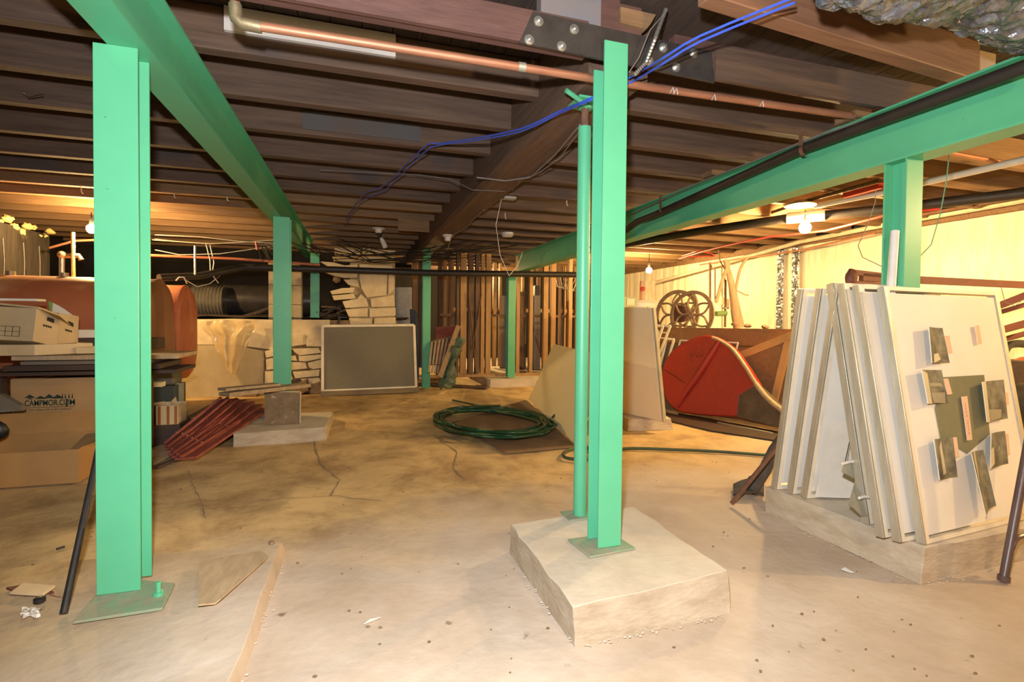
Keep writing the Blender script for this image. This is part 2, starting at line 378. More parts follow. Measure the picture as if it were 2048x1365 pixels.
# ledge wall at the back, with broken cream masonry
YL = 7.62
xl1 = Y(795, 640, YL).x
ledge = struct('wall_back', B().box(-3.62, xl1, YL+.03, 10.2, 0, 1.02), MORTAR)
struct('wall_crawl_space', B().box(-4.5, xl1+.1, 10.2, 10.3, 0, 2.47), PITCHB)
NV = V((0, -1, 0))
def pxpoly(pts, y): return [Y(px, py, y) for px, py in pts]
def plaster(pts, t=.05, m=CREAM, y=YL+.035, name='plaster'):
    b = B().slab(pxpoly(pts, y), NV*t, .01); b.rough(.006, 5); return struct(name, b, m, ledge, bevel=.004)
plaster([(340, 640), (470, 638), (548, 640), (548, 700), (470, 690), (340, 690)])
plaster([(548, 640), (660, 640), (660, 672), (610, 690), (548, 698)])
plaster([(300, 690), (470, 690), (530, 702), (528, 795), (300, 800)], .045, mat('tan_plaster', (.50, .40, .23), (.42, .32, .17), 4, rough=.9, bump=.3))
ST = [[(583, 697), (640, 695), (645, 706), (600, 711), (588, 704)], [(580, 712), (592, 711), (595, 722), (580, 721)], [(598, 712), (646, 708), (646, 716), (612, 723), (597, 722)],
      [(580, 724), (612, 724), (616, 737), (582, 741)], [(618, 735), (615, 725), (646, 717), (646, 736), (626, 738)], [(585, 743), (620, 741), (642, 738), (640, 752), (590, 756)],
      [(600, 757), (640, 755), (645, 768), (612, 768)], [(580, 672), (610, 668), (606, 690), (582, 694)], [(612, 676), (645, 672), (648, 694), (612, 693)],
      [(530, 702), (550, 697), (551, 712), (533, 716)], [(532, 718), (552, 714), (552, 738), (534, 740)], [(530, 742), (552, 740), (552, 765), (530, 768)],
      [(555, 700), (578, 697), (578, 716), (556, 716)], [(555, 718), (577, 720), (578, 742), (556, 744)], [(556, 746), (582, 744), (588, 757), (556, 770)],
      [(560, 680), (578, 676), (578, 693), (560, 696)], [(650, 700), (700, 698), (700, 716), (650, 718)], [(650, 720), (700, 718), (700, 740), (650, 742)], [(650, 742), (700, 742), (700, 770), (650, 772)],
      [(702, 655), (790, 655), (790, 700), (702, 700)], [(702, 702), (790, 702), (790, 770), (702, 772)]]
for k, p in enumerate(ST):
    b = B().slab(pxpoly(p, YL+.035), NV*random.uniform(.05, .085), .07); b.rough(.008, 14); struct('stone', b, CREAM, ledge)
for p in ([(583, 772), (615, 757), (622, 778), (600, 790), (583, 790)], [(618, 790), (624, 768), (646, 760), (650, 786)], [(470, 775), (520, 778), (520, 795), (470, 795)]):
    b = B().slab([q for q in pxpoly(p, YL-.02)], NV*.12, .15); b.rough(.015, 9); struct('fallen_stone', b, MORTAR, ledge)
# chimney
CHY = YL+.02
chim = root('stone_chimney', (Y(735, 640, CHY).x, CHY+.2, 1.02), 'cream painted rubble stone chimney with broken left side behind the leaning board', 'chimney')
cx0, cx1 = Y(700, 600, CHY).x, Y(790, 600, CHY).x
make('core', B().box(cx0, cx1, CHY+.03, CHY+.5, 1.021, 2.05).rough(.01, 9), mat('tan_mortar', (.50, .39, .22), (.34, .25, .13), 9, rough=.95, bump=.5), chim)
CS = [[(668, 497), (722, 497), (721, 512), (670, 512)], [(724, 497), (791, 503), (790, 514), (724, 512)], [(664, 514), (790, 516), (787, 528), (668, 524)],
      [(650, 546), (687, 540), (716, 541), (716, 557), (690, 558), (668, 553)], [(718, 530), (785, 532), (786, 546), (718, 547)], [(718, 549), (775, 549), (773, 592), (733, 597), (722, 578), (718, 560)],
      [(777, 549), (788, 552), (787, 580), (776, 590)], [(687, 560), (716, 560), (720, 576), (696, 570)], [(660, 583), (684, 577), (710, 576), (708, 586), (664, 590)],
      [(664, 592), (708, 588), (712, 598), (668, 601)], [(684, 604), (714, 599), (722, 588), (733, 599), (738, 614), (690, 617)], [(740, 598), (788, 590), (790, 614), (742, 615)],
      [(690, 619), (736, 617), (736, 634), (698, 634)], [(738, 618), (791, 616), (791, 632), (738, 635)], [(698, 636), (745, 637), (745, 654), (702, 654)], [(747, 637), (791, 635), (791, 654), (747, 654)],
      [(640, 524), (667, 526), (690, 532), (716, 530), (716, 540), (684, 541), (660, 536)]]
for p in CS:
    b = B().slab(pxpoly(p, CHY+.04), NV*random.uniform(.06, .10), .04); b.rough(.008, 12); make('stone', b, CREAM, chim)
# grey panel with scratches right of the chimney
tag(make('grey_wall_panel', B().slab(pxpoly([(791, 575), (824, 575), (824, 655), (791, 655)], 8.3), V((0, .03, 0))), mat('grey_zinc_sheet', (.36, .35, .33), (.24, .23, .22), 9, rough=.6, bump=.3)),
    'scratched grey sheet standing right of the cream chimney', 'sheet')
# concrete step of the far room
struct('floor_step', B().box(Z(983, 777).x, 5.85, 7.62, 12.0, -.02, .12).rough(.004, 7), CONC, bevel=.01)
struct('trim_2', B().box(Z(830, 770).x, 5.8, 8.02, 8.11, .12, .16), STUD)

# ================================================================== GREEN STEELWORK
def steel_column(x, y, z0, z1, w, d, label, plate=None, cut=0, group='green steel columns'):
    r = root('steel_column', (x, y, z0), label, 'column')
    tf = .009
    make('front_flange', B().box(x-w/2, x+w/2, y-d/2, y-d/2+tf, z0+.012, z1+cut), GREEN, r, bevel=.0015)
    make('back_flange', B().box(x-w/2, x+w/2, y+d/2-tf, y+d/2, z0+.012, z1), GREEN, r, bevel=.0015)
    make('web', B().box(x-.004, x+.004, y-d/2+tf, y+d/2-tf, z0+.012, z1), GREEN, r)
    if plate:
        px0, px1, py0, py1 = plate
        make('base_plate', B().box(px0, px1, py0, py1, z0, z0+.012), DUSTYGREEN, r, bevel=.002)
    return r
def steel_beam(a, b, w, h, label):
    a = V(a); b = V(b)
    r = root('steel_beam', (a+b)/2, label, 'beam')
    t = .010; d = (b-a).normalized(); s = d.cross(V((0, 0, 1))).normalized(); up = V((0, 0, 1))
    def seg(o0, w_, h_, n):
        make(n, B().bar(a+up*o0, b+up*o0, w_, h_), GREEN, r)
    seg(t/2, w, t, 'bottom_flange'); seg(h-t/2, w, t, 'top_flange'); seg(h/2, .008, h-2*t, 'web')
    return r
# left beam (slightly out of parallel)
steel_beam((-.772, 1.0, 1.995), (-.655, 8.7, 1.995), .125, .27, 'green steel beam crossing the left half of the ceiling')
steel_beam((2.535, .9, 1.83), (2.50, 7.7, 1.80), .135, .27, 'green steel beam along the right, above the leaning panels')
c = steel_column(-.793, 2.19, 0.05, 1.995, .133, .115, 'nearest green steel column at left, on a dusty base plate',)
b = B().slab([Z(145, 1250, .051), Z(325, 1222, .051), Z(350, 1172, .051), Z(222, 1160, .051)], V((0, 0, .010)))
make('base_plate', b, DUSTYGREEN, c, bevel=.002)
nb = Z(317, 1192, .06)
make('anchor_bolt', B().lathe([(.016, 0), (.016, .014), (.008, .014), (.008, .05)], nb, n=8), GREEN, c)
c = steel_column(.998, 1.886, .12, 2.085, .104, .10, 'central green steel column standing on the low square concrete pad', cut=.075)
b = B().slab([Z(1135, 1082, .122), Z(1180, 1118, .122), Z(1271, 1100, .122), Z(1225, 1070, .122)], V((0, 0, .008)))
make('base_plate', b, DUSTYGREEN, c, bevel=.002)
steel_column(2.53, 1.80, .13, 1.83, .108, .11, 'green steel column at right rising behind the leaning panels')
p = Y(565, 640, 5.30)
steel_column(p.x, 5.30, .10, 1.995, .145, .14, 'green steel column behind the square stone tile, under the left beam')
p = Y(630, 600, 7.95)
steel_column(p.x, 7.95, 1.021, 1.995, .12, .12, 'short green steel post standing on top of the cream ledge wall')
p = Y(852, 700, 7.72)
steel_column(p.x, 7.72, 0, 2.1, .115, .115, 'green steel column between the leaning board and the timber studs')
p = Y(1021, 700, 7.80)
steel_column(p.x, 7.80, .12, 1.80, .12, .12, 'green steel column on the far step in front of the studs')
# lally column
lx, ly = 1.035, 2.20
r = root('pipe_column', (lx, ly, .12), 'round green pipe column behind the central steel column', 'column')
make('tube', B().cyl((lx, ly, .128), (lx, ly, 1.955), .031, 24), GREEN, r)
make('screw', B().cyl((lx, ly, 1.955), (lx, ly, 2.055), .018, 14), RUST, r, label='rusty brown jack screw')
make('top_plate', B().box(lx-.06, lx+.06, ly-.07, ly+.07, 2.062, 2.072), GREEN, r)
make('jack_handle', B().tube([(lx, ly-.02, 2.045), (lx-.05, ly-.05, 2.055), (lx-.13, ly-.08, 2.075)], .011, 8), GREEN, r)
make('base_plate', B().box(lx-.075, lx+.05, ly-.05, ly+.06, .12, .128), DUSTYGREEN, r)
make('jack_head', B().lathe([(.028, 0), (.034, .008), (.02, .02)], (lx, ly, 2.04), n=16), GREEN, r)

# concrete pads
def pad(name, top, bot, z, label, h0=-.01, keepz=False, m=CONC):
    b = B(); n = 10
    t = [V((p.x, p.y, p.z if keepz else z)) for p in top]; q = [V((p.x, p.y, h0)) for p in bot]
    def ring(P):
        out = []
        for i in range(4):
            for k in range(n): out.append(P[i].lerp(P[(i+1) % 4], k/n))
        return out
    rings = [ring(q), ring([a.lerp(c, .35) for a, c in zip(q, t)]), ring([a.lerp(c, .7) for a, c in zip(q, t)]), ring(t)]
    for k, R in enumerate(rings):
        for v in R: 
            if k: v += V((noise.noise(v*9), noise.noise(v*9+V((5, 5, 5))), .3*noise.noise(v*14)))*.012
        b.v += R
    m_ = 4*n
    for k in range(3):
        for i in range(m_): b.f.append((k*m_+i, k*m_+(i+1) % m_, (k+1)*m_+(i+1) % m_, (k+1)*m_+i))
    b.f.append(tuple(3*m_+i for i in range(m_)))
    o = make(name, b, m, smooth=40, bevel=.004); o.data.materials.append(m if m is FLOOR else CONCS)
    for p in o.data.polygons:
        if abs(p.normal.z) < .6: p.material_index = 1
    return tag(o, label, 'concrete pad')
pad('concrete_pad', [Z(1147, 1219, .115), Z(1456, 1145, .115), Z(1269, 1015, .115), Z(1021, 1051, .115)],
    [Z(1150, 1291), Z(1462, 1222), Z(1272, 1060), Z(1018, 1103)], .12, 'low square concrete pad under the central green column')
pad('concrete_pad', [V((2.25, 1.475, .13)), V((3.2, 1.50, .13)), V((3.15, 2.32, .13)), V((2.205, 2.29, .13))],
    [Z(1842, 1166), V((3.25, 1.49, 0)), V((3.2, 2.35, 0)), Z(1530, 1022)], .13, 'concrete pad carrying the leaning white panels at right')
pad('concrete_pad', [V((-2.4, .9, .022)), V((-.335, .9, .05)), V((-.302, 2.45, .05)), V((-2.3, 2.62, .022))],
    [V((-2.45, .85, -.02)), V((-.315, .85, 0)), V((-.283, 2.47, 0)), V((-2.4, 2.68, -.02))], .05, 'thin concrete slab under the left green column in the foreground', keepz=True, m=FLOOR)
pad('concrete_pad', [Z(466, 868, .1), Z(651, 855, .1), Z(665, 824, .1), Z(480, 832, .1)],
    [Z(466, 893), Z(653, 880), Z(668, 836), Z(480, 850)], .10, 'concrete pad with the square stone tile leaning over it')
pad('concrete_pad', [V((2.55, 4.35, .10)), V((2.98, 4.28, .10)), V((3.1, 4.9, .10)), V((2.6, 5.0, .10))],
    [V((2.53, 4.33, 0)), V((3.0, 4.26, 0)), V((3.1, 4.9, 0)), V((2.6, 5.0, 0))], .10, 'small concrete pad under the cream panels right of centre')
# ================================================================== WOOD GIRDER, SPLICED MEMBER
b = B()
for i in range(41):
    y = 2.02+i*.2; dx = .008*noise.noise(V((y*2, 0, 0))); dz = .01*noise.noise(V((y*1.7, 4, 0)))
    ch = .03 if 2 < i < 39 else .02
    b.v += [V((.965+dx, y, 2.468)), V((.965+dx, y, 2.10+ch+dz)), V((.965+ch+dx, y, 2.10+dz)), V((1.255-ch+dx, y, 2.10+dz)), V((1.255+dx, y, 2.10+ch+dz)), V((1.255+dx, y, 2.468))]
for i in range(40):
    for k in range(6): b.f.append((i*6+k, i*6+(k+1) % 6, (i+1)*6+(k+1) % 6, (i+1)*6+k))
b.f += [tuple(range(6))[::-1], tuple(240+k for k in range(6))]
tag(make('wooden_girder', b, GIRD), 'thick rough hewn timber girder running back over the central column', 'beam')
SY = 1.865
r = root('spliced_joist', (1.0, SY, 2.0), 'dark joist in two lengths joined by a bolted steel plate over the central column', 'beam')
pl = [Y(1039, 83, SY), Y(1066, 22, SY)]
make('plate', B().slab([V((.602, SY, 2.105)), V((1.49, SY, 2.085)), V((1.47, SY, 2.215)), V((.655, SY, 2.232))], V((0, .012, 0))), DKSTEEL, r)
make('left_member', B().box(-.66, .9, SY+.02, SY+.08, 2.12, 2.25), REDSTEEL, r, bevel=.003)
make('left_member', B().slab([V((-.66, SY-.004, 2.108)), V((.602, SY-.004, 2.108)), V((.655, SY-.004, 2.232)), V((-.66, SY-.004, 2.225))], V((0, .02, 0))), REDSTEEL, r)
make('right_member', B().box(1.30, 2.50, SY+.02, SY+.07, 2.125, 2.27), REDSTEEL, r, bevel=.003)
make('right_member', B().slab([V((1.50, SY+.008, 2.105)), V((3.3, SY+.008, 2.125)), V((3.3, SY+.008, 2.27)), V((1.50, SY+.008, 2.25))], V((0, .02, 0))), JOIST, r)
for px, py in ((1077, 43), (1148, 59), (1058, 80), (1123, 93), (1326, 96), (1387, 107), (1298, 123), (1352, 135)):
    q = Y(px, py, SY)
    h = make('bolt', B().lathe([(.019, 0), (.019, .003), (.0115, .004), (.0115, .012)], q, (0, -1, 0), 6).lathe([(.0195, -.001), (.0195, .003)], q, (0, -1, 0), 16), ZINC, r)
    make('bolt_end', B().cyl(q+V((0, -.012, 0)), q+V((0, -.021, 0)), .006, 10), ZINC, h)
tag(make('wood_block', B().slab(pxpoly([(1240, 12), (1312, 28), (1302, 46), (1292, 58), (1240, 44)], 1.9), V((0, .09, 0))).rough(.008, 12), JOISTW), 'splintered wood block above the bolted plate', 'wood block')
tag(make('upper_board', B().box(.70, .96, 1.90, 1.95, 2.245, 2.40), mat('blue_grey_board', (.13, .16, .20), (.20, .15, .13), 4, rough=.8)), 'blue grey board above the left bolts of the plate', 'board')
tag(make('upper_board', B().box(.97, 1.16, 1.92, 1.97, 2.25, 2.42), REDSTEEL), 'reddish board end above the middle of the bolted plate', 'board')
# large orange joist top right
b = B().bar(V((1.15, 1.50, 2.235)), V((2.69, 1.625, 2.235)), .07, .17)
tag(make('replacement_joist', b, mat('orange_joist', (.26, .13, .07), (.18, .085, .045), 2, GX, rough=.6, bump=.15), bevel=.004), 'wide orange brown joist at the top right below the foil duct', 'beam')
tag(make('joist_blocking', B().slab([Y(1943, 92, 1.70), Y(1993, 92, 1.70), Y(1990, 150, 1.70), Y(1943, 152, 1.70)], V((0, .04, 0))), mat('pale_wood', (.50, .38, .28), None, 4)), 'pale wood block beside the foil duct on the right beam', 'wood block')
for i, (px, py, yy, l) in enumerate([(1790, 218, 2.02, 'short shim board lying on the right beam'), (1580, 295, 3.1, 'reddish wedge board on the right beam beside the pipe hanger')]):
    q = Y(px, py, yy)
    tag(make('shim_board', B().box(2.42, 2.62, q.y-.06, q.y+.06, 2.09, 2.127).rough(.003), JOISTW), l, 'board')

# ================================================================== PIPES AND WIRES OVERHEAD
def pipe(name, pts, r, m, label, cat='pipe', n=14, group=None):
    return tag(make(name, B().tube(pts, r, n), m, smooth=50), label, cat, group)
CY = 1.985
r = root('copper_pipe', (.2, CY, 2.04), 'bare copper pipe with an elbow crossing below the joists', 'pipe')
A0 = Y(478, 46, CY); A1 = Y(1255, 168, CY); A2 = Y(1738, 237, CY)
make('tube', B().tube([A0, A1, A2], .0165, 16), COPPER, r)
make('elbow', B().tube([A0+V((.07, 0, -.002)), A0+V((.01, 0, 0)), A0+V((-.008, 0, .012)), A0+V((-.012, 0, .06))], .0215, 14), BRASS, r)
make('riser', B().tube([A0+V((-.012, 0, .05)), A0+V((-.014, 0, .2))], .0165, 14), COPPER, r)
for px, py in ((1345, 181), (1352, 183), (1428, 195), (1524, 208)):
    q = Y(px, py, CY-.02); make('twine_twist', B().tube([q+V((-.012, 0, -.014)), q+V((0, -.004, .012)), q+V((.010, 0, -.012))], .0022, 5), PALEW, r)
make('coupling', B().cyl(Y(1036, 133, CY), Y(1050, 135, CY), .0185, 14), mat('solder', (.5, .5, .42), None, 9, rough=.5, metal=.6), r)
def wirestrand(name, P, rad, m, label, cat='cable', sag=0, group=None, n=5):
    pts = []
    for a, b in zip(P, P[1:]):
        for i in range(8):
            t = i/8; q = a.lerp(b, t); q.z -= sag*4*t*(1-t); pts.append(q)
    pts.append(P[-1])
    return tag(make(name, B().tube(pts, rad, n), m, smooth=60), label, cat, group)
for k, dy in enumerate((0, 11)):
    P = [Z(1590, -6+dy, 2.08), Z(1400, 72+dy, 2.06), Z(1325, 117+dy, 2.04), Y(1265, 152+dy, 1.96), Y(1180, 197+dy*.4, 2.05), Z(1120, 222+dy*.4, 2.06), Z(1040, 258+dy*.5, 2.075), Z(935, 279+dy*.4, 2.18), Z(880, 287+dy*.3, 2.24), Z(845, 297+dy, 2.24), Z(770, 370+dy, 2.24), Z(725, 391+dy, 2.24), Z(690, 440+dy, 2.24)]
    wirestrand('blue_cable', smoothpath(P, 3), .0042, BLUE, 'upper of two blue cables sagging across the ceiling' if k == 0 else 'lower of two blue cables sagging across the ceiling')
P = [Y(1332, 18, 1.80), Y(1310, 78, 1.80), Y(1292, 125, 1.83), Y(1268, 150, 1.83)]
b = B().tube(sum([[a.lerp(c, i/14) for i in range(14)] for a, c in zip(P, P[1:])], [])+[P[-1]], [.0085 if k % 2 else .0072 for k in range(43)], 10)
tag(make('flexible_conduit', b, ZINC, smooth=20), 'ribbed grey metal conduit hanging right of the central column top', 'conduit')
wirestrand('grey_wire', [Y(1335, 20, 1.79), Y(1300, 60, 1.79), Y(1278, 115, 1.8), Y(1258, 145, 1.8)], .002, GREYW, 'thin grey wire beside the ribbed conduit')
b = B().tube([X(2100, 115, 2.40), X(1944, 173, 2.40), X(1602, 299, 2.40), X(1400, 390, 2.40), X(1310, 430, 2.40), V((2.40, 4.0, 1.93)), V((2.41, 4.25, 1.88)), V((2.41, 4.32, 1.80))], .027, 16)
r = root('black_pipe', (2.4, 2.5, 1.98), 'black iron pipe strapped along the right green beam', 'pipe')
make('tube', b, BLACKP, r, smooth=50)
for px, py in ((1607, 300), (1325, 420)):
    q = X(px, py, 2.39); hb = B()
    for k in range(9):
        t = -2.3+k*.5; hb.v += [q+V((.01-.032*math.cos(t), -.012, .032*math.sin(t))), q+V((.01-.032*math.cos(t), .012, .032*math.sin(t)))]
    hb.f = [(2*k, 2*k+1, 2*k+3, 2*k+2) for k in range(8)]
    hb.box(q.x-.024, q.x-.018, q.y-.011, q.y+.011, q.z+.02, q.z+.11)
    make('hanger_strap', hb, RUST, r)
wirestrand('thin_conduit', [X(2060, 125, 2.44), X(1860, 200, 2.44), X(1640, 270, 2.44), X(1400, 365, 2.44), X(1260, 430, 2.44)], .006, GREYW, 'thin grey conduit lying on the right beam above the black pipe', 'conduit')
pipe('black_pipe', [Z(1125, 507, 2.04), Z(1262, 487, 2.07), Z(1400, 463, 2.09), Z(1577, 437, 2.10)], .046, BLACKP, 'thick black pipe running under the right beam to a white coupling')
pipe('black_pipe', [Z(1640, 432, 2.10), Z(1765, 420, 2.10), Z(2070, 384, 2.10)], .046, BLACKP, 'thick black pipe passing behind the right green column')
pipe('pipe_coupling', [Z(1574, 437, 2.10), Z(1650, 430, 2.10)], .055, WHITEP, 'white plastic coupling above the lit bulb')
pipe('white_pipe', [Z(1630, 412, 2.11), Z(1765, 386, 2.11), Z(1850, 365, 2.10), Z(2070, 315, 2.10)], .024, WHITEP, 'white plastic pipe rising to the right behind the right column')
pipe('cream_conduit', [X(1305, 567, 5.75), X(1600, 484, 5.75), X(1760, 452, 5.75), X(2060, 398, 5.75)], .028, CREAMP, 'long cream conduit along the top of the pale right wall', 'conduit')
pipe('copper_pipe', [X(1400, 530, 5.7), X(1605, 500, 5.7), X(1750, 466, 5.7)], .012, COPPER, 'thin copper line below the cream conduit on the right wall')
pipe('dark_conduit', [X(1840, 430, 5.6), X(2060, 391, 5.6)], .016, RUST, 'thin rusty line above the cream conduit at far right', 'conduit')
pipe('rusty_pipe', [Z(1885, 303, 2.13), Z(2010, 326, 2.13)], .014, COPPER, 'short orange pipe near the ceiling right of the right column')
wirestrand('red_tubing', smoothpath([Z(1358, 518, 2.06), Z(1400, 505, 2.06), Z(1460, 490, 2.06), Z(1540, 474, 2.04), Z(1650, 462, 1.98), Z(1765, 433, 2.02), Z(1880, 418, 2.04)], 2), .011, REDW, 'bright red tubing running below the joists past the lit bulb', 'tube', n=8)
wirestrand('red_tubing', [Z(1365, 512, 2.08), Z(1395, 502, 2.1), Z(1425, 508, 2.08), Z(1430, 512, 2.07), Z(1365, 514, 2.07)], .010, REDW, 'small red tubing loop left of the long red tubing', 'tube', n=8)
wirestrand('thin_red_pipe', [Y(1437, 500, 5.7), Y(1440, 522, 5.7), Y(1450, 540, 5.7), Y(1449, 590, 5.7)], .008, RUST, 'thin reddish tube dropping in front of the bright wall', 'tube')
pipe('dark_duct', [Z(1545, 425, 2.14), Z(1620, 400, 2.14), Z(1760, 362, 2.14)], .016, RUST, 'dark wooden looking pipe under the right beam near the round tin disc')
tag(make('tin_disc', B().lathe([(.13, 0), (.13, .01), (.02, .05)], Z(1600, 412, 2.10), (0, 0, 1), 24), mat('tin', (.5, .42, .32), None, 8, rough=.45, metal=.6)), 'round tin disc at the ceiling above the white coupling', 'disc')
tag(make('red_valve', B().bar(Z(1690, 392, 2.13), Z(1762, 372, 2.13), .05, .045).rough(.01, 12), REDW), 'dusty red fitting under the joists left of the right column', 'fitting')
# far waste pipe + red pipe + black cables
pipe('waste_pipe', [Y(485, 535, 7.35), Y(650, 539, 7.35), Y(850, 546, 7.35), Y(1155, 550, 7.35)], .045, BLACKP, 'long shiny black waste pipe crossing the back of the basement')
pipe('waste_pipe', [Y(318, 556, 6.6), Y(400, 552, 7.0), Y(485, 535, 7.3)], .042, BLACKP, 'sloping black pipe joining the long waste pipe at left')
pipe('red_pipe', [Y(300, 511, 7.05), Y(470, 518, 7.1), Y(640, 530, 7.15)], .017, mat('red_brown_pipe', (.5, .16, .08), None, 9, rough=.45), 'straight red brown pipe above the rusty tanks')
pipe('copper_pipe', [Y(100, 496, 7.3), Y(150, 482, 7.2), Y(200, 480, 7.2), Y(300, 478, 7.1)], .014, COPPER, 'small copper pipe at the top of the dark left wall')
pipe('brass_riser', [Y(124, 560, 6.6), Y(124, 515, 6.6)], .026, mat('chrome_pipe', (.6, .58, .5), None, 9, rough=.3, metal=.8), 'bright metal riser with a brass cap behind the left tank')
tag(make('brass_ball', B().ball(Y(124, 510, 6.6), .042, 12, 8), BRASS), 'round brass cap on the bright riser', 'pipe fitting')
pipe('foamed_riser', [Y(147, 560, 6.6), Y(146, 465, 6.6)], .018, FOAM, 'riser streaked with yellow foam behind the left tank')
pipe('elbow_pipe', [Y(126, 512, 6.62), Y(158, 512, 6.62), Y(162, 520, 6.62)], .026, BRASS, 'tarnished elbow beside the bright riser')
k = 0
for spec in ([(310, 470), (400, 474), (470, 482), (550, 487)], [(305, 480), (420, 488), (500, 484), (552, 480)], [(310, 478), (380, 486), (560, 488)],
             [(310, 500), (360, 510), (440, 508), (552, 492)], [(412, 488), (420, 520), (421, 545), (437, 567)], [(420, 490), (428, 525), (425, 545)],
             [(370, 560), (395, 574), (420, 568), (440, 552)]):
    wirestrand('loose_cable', [Y(a, b_, 6.95+.03*k) for a, b_ in spec], .006 if k in (4, 5) else .005, [PALEW, CREAMP, GREYW, PALEW, WHITEP, WHITEP, GREYW][k], 'slack cable hanging in the tangle above the rusty tanks', 'cable', group='slack cables above the tanks'); k += 1
for k in range(16):
    y0 = 6.6+random.random()*.8; x0 = 560+random.random()*160; x1 = x0+random.uniform(120, 420)
    z0 = random.uniform(478, 500); md = random.uniform(505, 528)
    P = [Y(x0, z0, y0), Y(x0*.7+x1*.3, md, y0), Y(x0*.3+x1*.7, md-random.random()*14, y0), Y(x1, random.uniform(480, 498), y0)]
    wirestrand('black_cable', P, .0055, DARKW, 'black cable looping under the joists in front of the chimney', 'cable', group='black cables looping below the joists')
for k in range(8):
    x0 = 512+random.random()*20; P = [Y(x0, 484, 7.0), Y(x0+8+k*4, 525-k*2, 7.02), Y(550, 500+k*4, 7.04)]
    wirestrand('black_cable', P, .005, DARKW, 'black cable bundled left of the second green column', 'cable', group='black cables left of the second column')
tag(make('red_tie', B().tube([Y(512, 484, 6.9), Y(514, 500, 6.9)], .012, 6), REDW), 'short red tie hanging from the cable tangle', 'tie')
tag(make('threaded_rod', B().tube([Y(390, 492, 6.9), Y(390, 550, 6.9)], .012, 8), ZINC), 'bright threaded rod hanging above the second tank', 'rod')
wirestrand('grey_cable', [Z(1160, 250, 2.07), Z(1110, 310, 2.085), Z(1060, 355, 2.085), Z(1010, 362, 2.08), Z(953, 355, 2.085)], .006, GREYW, 'grey cable slung under the timber girder toward the junction box')
wirestrand('grey_cable', [Z(1160, 262, 2.07), Z(1120, 315, 2.08), Z(1080, 345, 2.08), Z(1040, 360, 2.10), Z(1024, 382, 2.11)], .004, GREYW, 'thin dark cable dropping into the junction box')
wirestrand('grey_cable', [Z(640, 340, 2.255), Z(840, 350, 2.25), Z(900, 358, 2.2), Z(945, 380, 2.08), Z(1010, 383, 2.08)], .003, GREYW, 'thin grey wire across the joists to the junction box')
wirestrand('grey_cable', [Z(968, 420, 2.08), Z(945, 440, 2.08), Z(935, 455, 2.08), Z(905, 470, 2.07), Y(895, 500, 6.6)], .006, GREYW, 'wavy grey cable along the far end of the timber girder')
wirestrand('hanging_wire', [Y(1003, 398, 4.3), Y(992, 450, 4.4), Y(1000, 510, 4.5), Y(1018, 552, 4.6), Y(1035, 532, 4.7), Y(1045, 505, 4.8)], .003, PALEW, 'pale wire hanging in a loop below the junction box')
wirestrand('hanging_wire', [Y(1752, 378, 2.0), Y(1750, 405, 2.0), Y(1735, 450, 2.0), Y(1716, 492, 1.95), Y(1725, 515, 1.85), Y(1765, 534, 1.75)], .002, GREYW, 'dark wire curving to the left of the right column')
wirestrand('hanging_wire', [Y(1898, 310, 1.8), Y(1893, 360, 1.8), Y(1880, 430, 1.8), Y(1862, 490, 1.8), Y(1838, 515, 1.8)], .0025, mat('green_wire', (.12, .3, .2), None, 9), 'green wire curving to the right of the right column')
wirestrand('hanging_wire', [Y(2002, 573, 2.2), Y(2010, 605, 2.2), Y(2030, 612, 2.2), Y(2046, 600, 2.2)], .002, GREYW, 'thin dark wire hanging from the red bar at far right')
r = root('junction_box', Y(1020, 392, 4.3), 'small grey junction box hanging below the timber girder', 'junction box')
q = Y(1020, 390, 4.3); make('housing', B().box(q.x-.055, q.x+.055, 4.28, 4.36, q.z-.035, q.z+.03), BOXGREY, r, bevel=.004)
make('cover', B().box(q.x-.042, q.x+.05, 4.272, 4.28, q.z-.008, q.z+.026), mat('pale_cover', (.7, .72, .75), None, 5), r)
q = Z(1015, 466, 2.13); tag(make('smoke_detector', B().lathe([(.075, 0), (.075, -.03), (.06, -.05), (.02, -.055)], q, n=24), WHITEP), 'round white smoke detector on the joists right of the girder', 'smoke detector')
q = Z(896, 470, 2.10); tag(make('lamp_holder', B().lathe([(.07, 0), (.07, -.015), (.045, -.03), (.04, -.07), (.02, -.08)], q, n=20), WHITEP), 'empty white lamp holder at the far end of the timber girder', 'lamp holder')
q = Z(757, 457, 2.27); r = root('lamp_holder', q, 'white ceiling lamp holder with an unlit tube bulb left of the girder', 'lamp')
make('holder', B().lathe([(.085, 0), (.085, -.012), (.05, -.02), (.04, -.06), (.03, -.065)], q, n=20), WHITEP, r)
make('socket', B().cyl(q+V((0, 0, -.06)), q+V((.03, 0, -.13)), .024, 12), DARKW, r)
make('bulb', B().tube([q+V((.03, 0, -.12)), q+V((.055, 0, -.17)), q+V((.09, 0, -.25)), q+V((.095, 0, -.26))], [.02, .032, .034, .02], 14), WHITEP, r)
# foil duct
O = Y(1900, 20, 1.25)
def foil(u, v):
    p0 = Y(1730, -75, 1.0); p1 = Y(2130, 10, 1.22)
    a = u*math.pi*1.1
    c_ = p0.lerp(p1, v); 
    rr = .19+.03*math.sin(v*9)
    p = c_+V((0, 0, .09))+V((-.25*math.cos(a)*.2, -.22*math.cos(a), -rr*math.sin(a)*(.65+.5*v)))
    return p+noise.noise_vector(p*14)*.03+noise.noise_vector(p*40)*.012
tag(make('foil_duct', B().grid(foil, 70, 120), FOIL, smooth=8), 'crinkled silver foil duct at the top right corner', 'duct')
